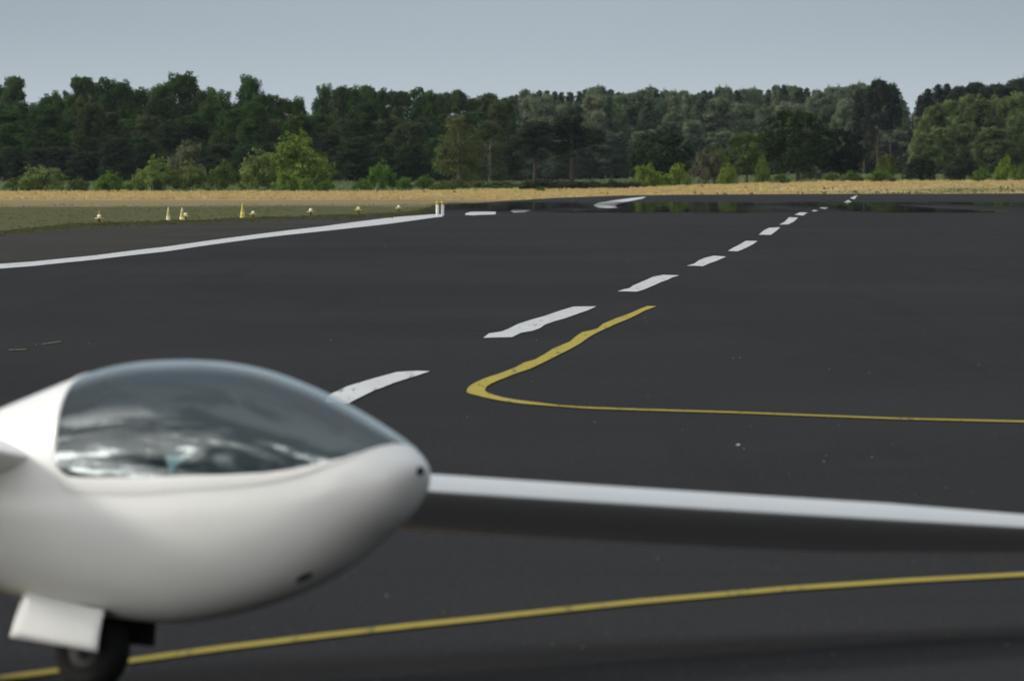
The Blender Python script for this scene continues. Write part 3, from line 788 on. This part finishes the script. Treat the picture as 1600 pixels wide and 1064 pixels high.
def cone(px, pyb, ht, rad, bands, label):
    x, y, _ = gp(px, pyb)
    r = root('marker_cone', (x, y, -0.02), label, 'marker cone', 'yellow and white marker cones')
    add('cone_body', lathe([(rad, .03), (rad * .92, .05 * ht + .03), (rad * .55, .55 * ht), (rad * .22, .93 * ht), (rad * .14, ht), (.004, ht * 1.005)], 24), band_mat('cone_bands', bands), r)
    bm = bmesh.new(); box(bm, (0, 0, .016), (rad * 2.5, rad * 2.5, .032)); bmesh.ops.bevel(bm, geom=bm.edges[:], offset=.006, segments=2, affect='EDGES')
    add('base_plate', bm, M['marker_yellow'], r)
    return r
edge_light(155, 346.5, .42, 'runway light with yellow skirt and orange tip, first from the left', True)
cone(263, 345, .55, .10, [(0, WHT), (.20, YEL), (.40, WHT)], 'slim white cone with yellow middle, left of the light with a cone')
cone(284.5, 343.5, .50, .12, [(0, WHT), (.12, YEL), (.36, WHT)], 'yellow and white cone standing against a runway light')
edge_light(290, 343, .40, 'runway light standing right beside a yellow and white cone')
cone(379, 341.5, .66, .12, [(0, YEL), (.20, WHT), (.26, YEL)], 'tallest marker cone, plain yellow')
edge_light(395.5, 338.5, .36, 'runway light close to the right of the tallest yellow cone')
edge_light(485.5, 335.5, .42, 'runway light standing alone midway between tall cone and pale posts')
edge_light(560, 332.5, .42, 'runway light nearest to the two pale posts but one')
edge_light(623, 329.5, .40, 'faint runway light nearest to the two pale posts')
for px, lab in ((683.5, 'left one of two pale posts with yellow tops at the end of the edge line'), (691.5, 'right one of two pale posts with yellow tops at the end of the edge line')):
    x, y, _ = gp(px, 337)
    r = root('marker_post', (x, y, -.02), lab, 'marker post', 'pair of pale marker posts')
    add('post', lathe([(.085, 0), (.085, .02), (.072, .04), (.070, .50)], 20), M['marker_white'], r)
    add('cap', lathe([(.073, .50), (.073, .59), (.06, .63), (.03, .645)], 20), M['marker_yellow'], r)

# ------------------------------------------------------------------ the glider
S_TIP, S_BACK = 0.08, 1.44
QS = np.array([0, .15, .3, .45, .6, .75, .9, 1.05, 1.2, 1.35, 1.52])
ZT = np.array([0.833, 0.876, 0.928, 0.986, 1.056, 1.13, 1.19, 1.21, 1.181, 1.062, 0.88])
ZB = np.array([0.833, 0.755, 0.664, 0.577, 0.467, 0.372, 0.303, 0.259, 0.275, 0.333, 0.418])
WD = np.array([.0, .085, .15, .205, .245, .275, .297, .308, .31, .305, .29])
def herm(xq, x, y):
    h = np.diff(x); d = np.diff(y) / h
    m = np.concatenate([[d[0]], (d[:-1] * h[1:] + d[1:] * h[:-1]) / (h[1:] + h[:-1]), [d[-1]]])
    k = min(max(int(np.searchsorted(x, xq)) - 1, 0), len(h) - 1); t = (xq - x[k]) / h[k]
    return (2 * t**3 - 3 * t**2 + 1) * y[k] + (t**3 - 2 * t**2 + t) * h[k] * m[k] + (-2 * t**3 + 3 * t**2) * y[k + 1] + (t**3 - t**2) * h[k] * m[k + 1]
TAIL = [(2.31, .88, .418, .29), (2.7, .775, .425, .205), (3.2, .70, .415, .145), (4.2, .60, .37, .105), (5.4, .50, .30, .08), (6.6, .43, .24, .05)]
def section(s):
    if s <= 2.31:
        q = math.sqrt(max(s, 0)); return herm(q, QS, ZT), herm(q, QS, ZB), max(.0005, herm(q, QS, WD))
    T = np.array(TAIL); return tuple(np.interp(s, T[:, 0], T[:, i]) for i in (1, 2, 3))
SW = 1.60
def surf(s, phi, grow=0.0):
    zt, zb, w = section(s); zm = zb + (zt - zb) * .46
    c, n = math.cos(phi), math.sin(phi)
    e = .95
    y = (w + grow) * math.copysign(abs(c) ** e, c)
    z = zm + ((zt - zm + grow) if n >= 0 else (zm - zb + grow)) * math.copysign(abs(n) ** e, n)
    # the rear edge of the canopy leans back towards the top
    lean = .115 * (sstep(.75, S_BACK, s) if s < S_BACK else 1 - sstep(S_BACK, 2.25, s)) * max(0.0, n - .06)
    zt2, zb2, w2 = section(s + lean)
    zm2 = zb2 + (zt2 - zb2) * .46
    y = (w2 + grow) * math.copysign(abs(c) ** e, c)
    z = zm2 + ((zt2 - zm2 + grow) if n >= 0 else (zm2 - zb2 + grow)) * math.copysign(abs(n) ** e, n)
    return Vector((SW - s - lean, y, z))
def sill(s):
    """angle of the canopy sill above the widest line"""
    if s <= S_TIP: return math.pi / 2
    pts = [(S_TIP, 1.5708), (.085, 1.25), (.095, 1.0), (.12, .75), (.15, .55), (.20, .375), (.30, .25), (.40, .18), (.50, .14), (.7, .11), (1.0, .095), (1.30, .095), (1.365, .105), (1.395, .125), (1.42, .17), (1.434, .22), (S_BACK, .29)]
    return float(np.interp(s, [p[0] for p in pts], [p[1] for p in pts]))

th = math.radians(38.0); roll = math.radians(6.0)
g = bpy.data.objects.new('glider', None); C.objects.link(g)
tag(g, 'white glider with clear canopy parked in the foreground, one wing drooping right', 'glider')
g.location = (-1.640, 42.692, 0.0)
# heading towards the right and the viewer, rolled onto its left wing tip
g.matrix_world = Matrix.Translation((-1.640, 42.692, 0.0)) @ Matrix.Rotation(-th, 4, 'Z') @ Matrix.Rotation(-roll, 4, 'X')

def build_fuselage():
    st = sorted(set([round(x, 4) for x in list(np.linspace(0, math.sqrt(2.3), 84) ** 2) + [S_TIP, .085, .095, .12, .15, 1.365, 1.395, 1.41, 1.42, 1.428, 1.434, S_BACK] + list(np.arange(2.4, 6.61, .15))]))
    nL, nU = 56, 32
    V, Fb, Fc, FF = [], [], [], []
    bm = bmesh.new(); cb = bmesh.new(); fb = bmesh.new()
    prevL = prevU = prevF = prevI = None
    ib = bmesh.new()
    for s in st:
        ps = sill(s)
        L = [surf(s, math.pi - ps + (math.pi + 2 * ps) * i / nL) for i in range(nL + 1)]
        U = [surf(s, ps + (math.pi - 2 * ps) * i / nU) for i in range(nU + 1)]
        Lv = [bm.verts.new(p) for p in L]
        if prevL:
            for i in range(nL): bm.faces.new((prevL[i], Lv[i], Lv[i + 1], prevL[i + 1]))
        prevL = Lv
        if s >= S_BACK - 1e-6:
            Uv = [bm.verts.new(p) for p in U]
            if prevU:
                for i in range(nU): bm.faces.new((prevU[i], Uv[i], Uv[i + 1], prevU[i + 1]))
            prevU = Uv
        if S_TIP - 1e-6 <= s <= S_BACK + 1e-6:
            Cv = [cb.verts.new(surf(s, ps + (math.pi - 2 * ps) * i / nU, .0015)) for i in range(nU + 1)]
            if prevI:
                for i in range(nU): cb.faces.new((prevI[i], Cv[i], Cv[i + 1], prevI[i + 1]))
            prevI = Cv
    bm.faces.new(prevL + prevU[1:-1][::1])
    bmesh.ops.remove_doubles(bm, verts=bm.verts, dist=1e-5)
    bmesh.ops.remove_doubles(cb, verts=cb.verts, dist=1e-5)
    for b in (bm, cb): bmesh.ops.recalc_face_normals(b, faces=b.faces)
    add('fuselage', bm, M['gelcoat'], g)
    can = add('canopy', cb, M['glass'], g)
    # canopy frame: a strip standing just proud of the hull along the sill, and the hoop at the back
    prev = None
    for side in (0, 1):
        prev = None
        for s in [x for x in st if S_TIP + .004 <= x <= S_BACK + 1e-6]:
            ps = sill(s)
            wdt = .10 if s > .35 else .10 * s / .35
            a0, a1 = ps - wdt, ps + .012
            if side: a0, a1 = math.pi - a0, math.pi - a1
            row = [fb.verts.new(surf(s, a0, .0003)), fb.verts.new(surf(s, a0 + (a1 - a0) * .10, .0030)), fb.verts.new(surf(s, a0 + (a1 - a0) * .8, .0028)), fb.verts.new(surf(s, a1, .0016))]
            if prev:
                for i in range(3): fb.faces.new((prev[i], row[i], row[i + 1], prev[i + 1]))
            prev = row
    ps = sill(S_BACK); prev = None
    for i in range(61):
        a = ps + (math.pi - 2 * ps) * i / 60
        row = [fb.verts.new(surf(S_BACK - .014, a, .0018)), fb.verts.new(surf(S_BACK - .010, a, .0045)), fb.verts.new(surf(S_BACK + .012, a, .0040)), fb.verts.new(surf(S_BACK + .016, a, .0004))]
        if prev:
            for k in range(3): fb.faces.new((prev[k], row[k], row[k + 1], prev[k + 1]))
        prev = row
    bmesh.ops.recalc_face_normals(fb, faces=fb.faces)
    add('canopy_frame', fb, M['gelcoat'], can)
    # cockpit tub inside the hull
    tb = bmesh.new(); prev = None
    for s in np.linspace(.16, 1.43, 46):
        ps = sill(s) - .03
        row = [tb.verts.new(surf(s, math.pi - ps + (math.pi + 2 * ps) * i / 40, -.014)) for i in range(41)]
        if prev:
            for i in range(40): tb.faces.new((prev[i], row[i], row[i + 1], prev[i + 1]))
        prev = row
    add('cockpit_tub', tb, M['liner'], g)
    # bulkhead behind the head
    kb = bmesh.new()
    ring = [kb.verts.new(surf(1.431, 2 * math.pi * i / 64, -.012)) for i in range(64)]
    kb.faces.new(ring)
    add('bulkhead', kb, M['liner'], g)
    # seat: reclined back and pan
    sb = bmesh.new(); prev = None
    prof = [(1.44, .96), (1.36, .80), (1.28, .60), (1.16, .47), (1.02, .43), (.86, .46), (.76, .50)]
    for s, z in prof:
        row = []
        for i in range(13):
            u = -1 + i / 6
            row.append(sb.verts.new((SW - s, u * .225, z + .05 * abs(u) ** 3)))
        if prev:
            for i in range(12): sb.faces.new((prev[i], row[i], row[i + 1], prev[i + 1]))
        prev = row
    bmesh.ops.solidify(sb, geom=sb.faces[:], thickness=.03)
    seat = add('seat', sb, M['seat_cloth'], g)
    hb = bmesh.new(); box(hb, (SW - 1.43, 0, 1.03), (.07, .22, .13), Matrix.Rotation(math.radians(-18), 3, 'Y'))
    bmesh.ops.bevel(hb, geom=hb.edges[:], offset=.03, segments=3, affect='EDGES')
    add('headrest', hb, M['seat_cloth'], seat)
    for sy in (-.08, .08):                                    # shoulder straps
        pb = bmesh.new(); tube(pb, [(SW - 1.41, sy, .95), (SW - 1.32, sy, .80), (SW - 1.24, sy * .9, .61)], [.014, .014, .014], 6)
        add('shoulder_strap', pb, M['dark_liner'], seat)
    # instrument panel under a curved hood
    ib = bmesh.new(); prev = None
    for s, dz in ((1.00, -.02), (.90, .0), (.72, -.005), (.54, -.03), (.38, -.06)):
        row = []
        for i in range(15):
            a = math.pi * i / 14
            zt, zb, w = section(s)
            row.append(ib.verts.new((SW - s, .62 * w * math.cos(a), .765 + dz + (.115 - (1.00 - s) * .04) * math.sin(a) ** .8)))
        if prev:
            for i in range(14): ib.faces.new((prev[i], row[i], row[i + 1], prev[i + 1]))
        prev = row
    bmesh.ops.solidify(ib, geom=ib.faces[:], thickness=.012)
    hood = add('panel_hood', ib, M['dark_liner'], g)
    pb = bmesh.new(); box(pb, (SW - .965, 0, .74), (.02, .30, .22)); bmesh.ops.bevel(pb, geom=pb.edges[:], offset=.006, segments=2, affect='EDGES')
    pan = add('instrument_panel', pb, M['dark_liner'], g)
    for dy, dz in ((-.085, .045), (0, .05), (.085, .045), (-.05, -.04), (.05, -.04)):
        d = lathe([(.001, 0), (.034, 0), (.034, .008), (.030, .010)], 20)
        bmesh.ops.rotate(d, verts=d.verts, cent=(0, 0, 0), matrix=Matrix.Rotation(-math.pi / 2, 3, 'Y'))
        bmesh.ops.translate(d, verts=d.verts, vec=(SW - .977, dy, .755 + dz))
        add('dial', d, M['dial'], pan)
    kb = bmesh.new(); tube(kb, [(SW - 1.05, 0, .45), (SW - 1.06, 0, .57), (SW - 1.08, 0, .64)], [.012, .012, .018], 8)
    add('control_stick', kb, M['dark_liner'], g)
build_fuselage()

def airfoil(n=26, tk=.155, cam=.030):
    pts = []
    for i in range(2 * n):
        up = i < n
        t = (i if up else i - n) / (n if up else n)
        x = .5 * (1 + math.cos(math.pi * t)) if up else .5 * (1 - math.cos(math.pi * t))
        yt = tk * .5 * x ** .78 * (1 - x) / .295
        yc = cam * (4 * x * (1 - x))
        pts.append((x, yc + yt if up else yc - yt))
    return pts
def wing(sgn):
    bm = bmesh.new(); prev = None
    S0, Z0, DI, INC = 1.60, .825, math.radians(2.25), math.radians(7.5)
    st = [(0, 1.12, .215), (.10, 1.03, .205), (.22, .98, .20), (.5, .95, .20)] + [(t, float(np.interp(t, [.5, 5.2, 6.6, 7.3], [.96, .91, .64, .40])), .205) for t in np.linspace(1.0, 7.3, 22)] + [(7.38, .22, .12), (7.42, .08, .08)]
    for t, c, tk in st:
        y = .20 + t
        le = S0 - (c - .95) * .18 + .02 * t * .3
        row = []
        flex = .0035 * t * t * .25
        for x, z in airfoil(tk=tk):
            dx, dz = x * c, z * c
            row.append(bm.verts.new((SW - (le + dx * math.cos(INC) + dz * math.sin(INC)), sgn * y, Z0 + t * math.tan(DI) + flex + dz * math.cos(INC) - dx * math.sin(INC))))
        if prev:
            n = len(row)
            for i in range(n): bm.faces.new((prev[i], prev[(i + 1) % n], row[(i + 1) % n], row[i]))
        else: first = row
        prev = row
    bm.faces.new(first); bm.faces.new(prev[::-1])
    bmesh.ops.remove_doubles(bm, verts=bm.verts, dist=1e-5)
    bmesh.ops.recalc_face_normals(bm, faces=bm.faces)
    w = add('wing', bm, M['gelcoat'], g)
    return w
wing(1); wing(-1)

def blade_surface(name, pts, mat):
    """symmetrical tapered surface from root to tip: [(le point, chord, half thickness axis)]"""
    bm = bmesh.new(); prev = None
    for (le, c, ax) in pts:
        row = []
        for x, z in airfoil(14, .11, 0.0):
            p = Vector(le) + Vector((-x * c, 0, 0)) + Vector(ax) * (z * c)
            row.append(bm.verts.new(p))
        if prev:
            n = len(row)
            for i in range(n): bm.faces.new((prev[i], prev[(i + 1) % n], row[(i + 1) % n], row[i]))
        else: bm.faces.new(row)
        prev = row
    bm.faces.new(prev[::-1])
    bmesh.ops.remove_doubles(bm, verts=bm.verts, dist=1e-5); bmesh.ops.recalc_face_normals(bm, faces=bm.faces)
    return add(name, bm, mat, g)
blade_surface('tail_fin', [((SW - 5.75, 0, .40), .95, (0, 1, 0)), ((SW - 5.95, 0, 1.0), .72, (0, 1, 0)), ((SW - 6.1, 0, 1.58), .58, (0, 1, 0))], M['gelcoat'])
blade_surface('tailplane', [((SW - 6.22, -1.25, 1.59), .26, (0, 0, 1)), ((SW - 6.12, 0, 1.585), .46, (0, 0, 1)), ((SW - 6.22, 1.25, 1.59), .26, (0, 0, 1))], M['gelcoat'])

def wheel_parts():
    cs, cz, r = 1.47, .152, .152
    bm = lathe([(.075, -.05), (.105, -.062), (.135, -.055), (.150, -.030), (.152, 0), (.150, .030), (.135, .055), (.105, .062), (.075, .05)], 40, cap=False)
    def place(b, y=0):
        bmesh.ops.rotate(b, verts=b.verts, cent=(0, 0, 0), matrix=Matrix.Rotation(math.pi / 2, 3, 'X'))
        bmesh.ops.translate(b, verts=b.verts, vec=(SW - cs, y, cz)); return b
    w = add('landing_wheel', place(bm), M['rubber'], g)
    hb = lathe([(.0005, -.075), (.018, -.074), (.022, -.052), (.055, -.044), (.076, -.050), (.078, .050), (.055, .044), (.020, .052), (.016, .072), (.0005, .073)], 28, cap=False)
    add('hub', place(hb), M['shaded_alloy'], w)
    fk = bmesh.new()
    for y in (-.088, .088):
        tube(fk, [(SW - cs, y, cz), (SW - cs - .02, y * .95, cz + .10), (SW - cs - .05, y * .8, cz + .22)], [.016, .018, .020], 8)
    add('wheel_fork', fk, M['black_and_shade'], g)
    wb = bmesh.new()
    box(wb, (SW - 1.50, 0, .36), (.44, .26, .16)); bmesh.ops.bevel(wb, geom=wb.edges[:], offset=.02, segments=2, affect='EDGES')
    add('wheel_well', wb, M['black_and_shade'], g)
def gear_door(sgn):
    bm = bmesh.new(); prev = None
    if sgn < 0: top, bot = [(1.69, .345), (1.31, .290)], [(1.735, .180), (1.317, .136)]
    else: top, bot = [(1.69, .345), (1.30, .315)], [(1.70, .195), (1.308, .178)]
    n = 10
    for i in range(n + 1):
        u = i / n
        row = []
        for j in range(7):
            v = j / 6
            s = (top[0][0] + (top[1][0] - top[0][0]) * u) * (1 - v) + (bot[0][0] + (bot[1][0] - bot[0][0]) * u) * v
            z = (top[0][1] + (top[1][1] - top[0][1]) * u) * (1 - v) + (bot[0][1] + (bot[1][1] - bot[0][1]) * u) * v
            y = sgn * (.140 + .016 * v + .006 * math.sin(v * 3.1))
            row.append(bm.verts.new((SW - s, y, z)))
        if prev:
            for j in range(6): bm.faces.new((prev[j], row[j], row[j + 1], prev[j + 1]))
        prev = row
    bmesh.ops.recalc_face_normals(bm, faces=bm.faces)
    bmesh.ops.solidify(bm, geom=bm.faces[:], thickness=.006)
    o = add('gear_door', bm, M['gelcoat'] if sgn < 0 else M['black_and_shade'], g)  # far door painted black for the shade it hangs in
    if sgn > 0: o['label'] = 'inner face of the far gear door, its shade painted black'
    else: o['label'] = 'white outer face of the near gear door'
wheel_parts(); gear_door(-1); gear_door(1)
def fittings():
    # nose air inlet: short dark tube in the tip
    bm = lathe([(.0005, .002), (.010, .002), (.0125, .006), (.015, .006), (.015, -.03)], 20, cap=False)
    bmesh.ops.rotate(bm, verts=bm.verts, cent=(0, 0, 0), matrix=Matrix.Rotation(math.pi / 2, 3, 'Y'))
    bmesh.ops.translate(bm, verts=bm.verts, vec=(SW + .004, -.006, .826))
    add('air_inlet', bm, M['black_and_shade'], g)
    # tow hook opening under the nose, its shade painted as a dark raised patch
    n, m = 20, 4
    hb = bmesh.new(); s0, a0 = .445, math.pi + 1.32
    rows = []
    for j in range(m + 1):
        rr = j / m
        rows.append([hb.verts.new(surf(s0 + .036 * rr * math.cos(2 * math.pi * i / n), a0 + .065 * rr * math.sin(2 * math.pi * i / n), .0035 * (1 - rr ** 4) + .0002)) for i in range(n)])
    for a, b in zip(rows, rows[1:]):
        for i in range(n): hb.faces.new((a[i], a[(i + 1) % n], b[(i + 1) % n], b[i]))
    bmesh.ops.remove_doubles(hb, verts=hb.verts, dist=1e-6); bmesh.ops.recalc_face_normals(hb, faces=hb.faces)
    add('tow_hook_shade', hb, M['black_and_shade'], g)
    tb = lathe([(.05, -.025), (.085, -.022), (.095, 0), (.085, .022), (.05, .025)], 24)
    bmesh.ops.rotate(tb, verts=tb.verts, cent=(0, 0, 0), matrix=Matrix.Rotation(math.pi / 2, 3, 'X'))
    bmesh.ops.translate(tb, verts=tb.verts, vec=(SW - 6.3, 0, .20))
    add('tail_wheel', tb, M['rubber'], g)
fittings()

# ------------------------------------------------------------------ light, sky, air
SUN_EL, SUN_AZ = math.radians(26), math.radians(18)      # sun to the left, beyond the glider, veiled by thin cloud
sd = Vector((-math.cos(SUN_EL) * math.cos(SUN_AZ), math.cos(SUN_EL) * math.sin(SUN_AZ), math.sin(SUN_EL)))
L = bpy.data.lights.new('sun', 'SUN'); L.energy = 2.7; L.angle = math.radians(8.0); L.color = (1.0, .94, .83)
lo = bpy.data.objects.new('sun', L); C.objects.link(lo)
lo.rotation_euler = sd.to_track_quat('Z', 'Y').to_euler(); lo.location = (-30, 10, 40)

def build_world():
    w = bpy.data.worlds.new('World'); sc.world = w; w.use_nodes = True
    nt = w.node_tree; nt.nodes.clear(); k = N(nt)
    out = nt.nodes.new('ShaderNodeOutputWorld')
    sky = k.n('ShaderNodeTexSky', sky_type='NISHITA', sun_disc=False, sun_elevation=SUN_EL, sun_rotation=math.atan2(sd.x, sd.y))
    sky.air_density = 1.2; sky.dust_density = 1.5; sky.ozone_density = 1.5
    d = k.n('ShaderNodeTexCoord').outputs['Generated']
    x, y, z = k.xyz(d)
    zz = k.math('ADD', k.math('MAXIMUM', z, 0.0), 0.16)
    p = k.n('ShaderNodeCombineXYZ', i={0: k.math('DIVIDE', x, zz), 1: k.math('DIVIDE', y, zz), 2: 0.0}).outputs[0]
    n1 = k.noise(k.scaled(d, (2.6, 2.6, 7.0)), 1.0, 6.0, 0.6, 0.4)
    n2 = k.noise(k.scaled(d, (3.4, 3.4, 6.5)), 1.0, 7.0, 0.62, 0.5)
    # broken cumulus behind the viewer, closed grey deck beyond the wood; the cloud base brightens towards the zenith
    front = k.ramp(y, -0.25, 0.55)
    bank = k.math('MULTIPLY', k.ramp(k.math('ADD', k.math('MULTIPLY', x, -0.86), k.math('MULTIPLY', y, -0.51)), 0.30, 0.90), k.ramp(z, 0.75, 0.40))
    cover = k.ramp(k.math('ADD', k.math('ADD', n1, k.math('MULTIPLY', k.math('SUBTRACT', 0.9, bank), 0.24)), k.math('ADD', k.math('MULTIPLY', front, 0.6), k.math('MULTIPLY', k.ramp(z, 0.35, 0.75), 0.3))), 0.37, 0.45)
    up = k.ramp(z, 0.10, 0.85)
    base = k.mix(up, (0.75, 0.92, 1.05, 1), (5.0, 5.5, 5.9, 1))
    tops = k.mix(k.ramp(z, 0.10, 0.36), (29.0, 28.6, 27.4, 1), (21.0, 20.8, 20.0, 1))
    lit = k.mix(bank, k.mix(up, (1.6, 1.75, 1.85, 1), (9.0, 9.5, 10.0, 1)), tops)     # sunlit cumulus bank to the left behind the viewer
    cum = k.mix(k.ramp(n2, 0.42, 0.53), base, lit)
    cum = k.mix(k.math('MULTIPLY', bank, k.ramp(n2, 0.53, 0.59)), cum, (115.0, 113.0, 107.0, 1))   # brightest edges
    n3 = k.noise(k.scaled(d, (4.0, 1.0, 26.0)), 1.0, 4.0, 0.55)
    deck = k.mix(n3, (3.35, 3.98, 4.50, 1), (4.10, 4.80, 5.35, 1))
    deck = k.mix(k.ramp(k.n('ShaderNodeMath', operation='ABSOLUTE', i={0: x}).outputs[0], 0.0, 0.09), deck, (3.2, 3.75, 4.2, 1))
    deck = k.mix(k.ramp(z, 0.016, 0.002), deck, (5.0, 5.65, 6.1, 1))
    deck = k.mix(up, deck, (5.5, 6.0, 6.5, 1))
    cloud = k.mix(front, cum, deck)
    c = k.mix(cover, sky.outputs[0], cloud)
    bg = k.n('ShaderNodeBackground', i={'Color': c, 'Strength': 0.1})
    nt.links.new(bg.outputs[0], out.inputs[0])
build_world()

def build_haze():
    m, nt, out = new_mat('haze'); k = N(nt)
    v = k.n('ShaderNodeVolumePrincipled', i={'Color': (0.62, 0.72, 0.90, 1), 'Density': 0.000016, 'Anisotropy': 0.2})
    nt.links.new(v.outputs[0], out.inputs['Volume'])
    bm = bmesh.new(); box(bm, (0, 1100, 14.0), (900, 2700, 32.0))
    o = link('haze', bm_mesh('haze', bm), m, smooth=False)
    tag(o, 'thin blue haze in the air towards the far wood', 'haze', kind='stuff')
HAZE = True
if HAZE: build_haze()

# ------------------------------------------------------------------ camera
cam = bpy.data.cameras.new('camera'); co_ = bpy.data.objects.new('camera', cam); C.objects.link(co_)
co_.location = (0, 0, H); co_.rotation_euler = (math.pi / 2, 0, 0)
cam.sensor_width = 36.0; cam.lens = F / 1600 * 36.0
cam.shift_y = -(532 - YH) / 1600.0
cam.clip_start = 0.5; cam.clip_end = 9000
cam.dof.use_dof = True; cam.dof.focus_distance = 205; cam.dof.aperture_fstop = 12.5
sc.camera = co_

vs = sc.view_settings
vs.view_transform = 'Standard'; vs.look = 'None'; vs.exposure = 0.0; vs.gamma = 1.0; vs.use_curve_mapping = False
sc.cycles.max_bounces = 6; sc.cycles.transparent_max_bounces = 12
sc.cycles.use_denoising = True
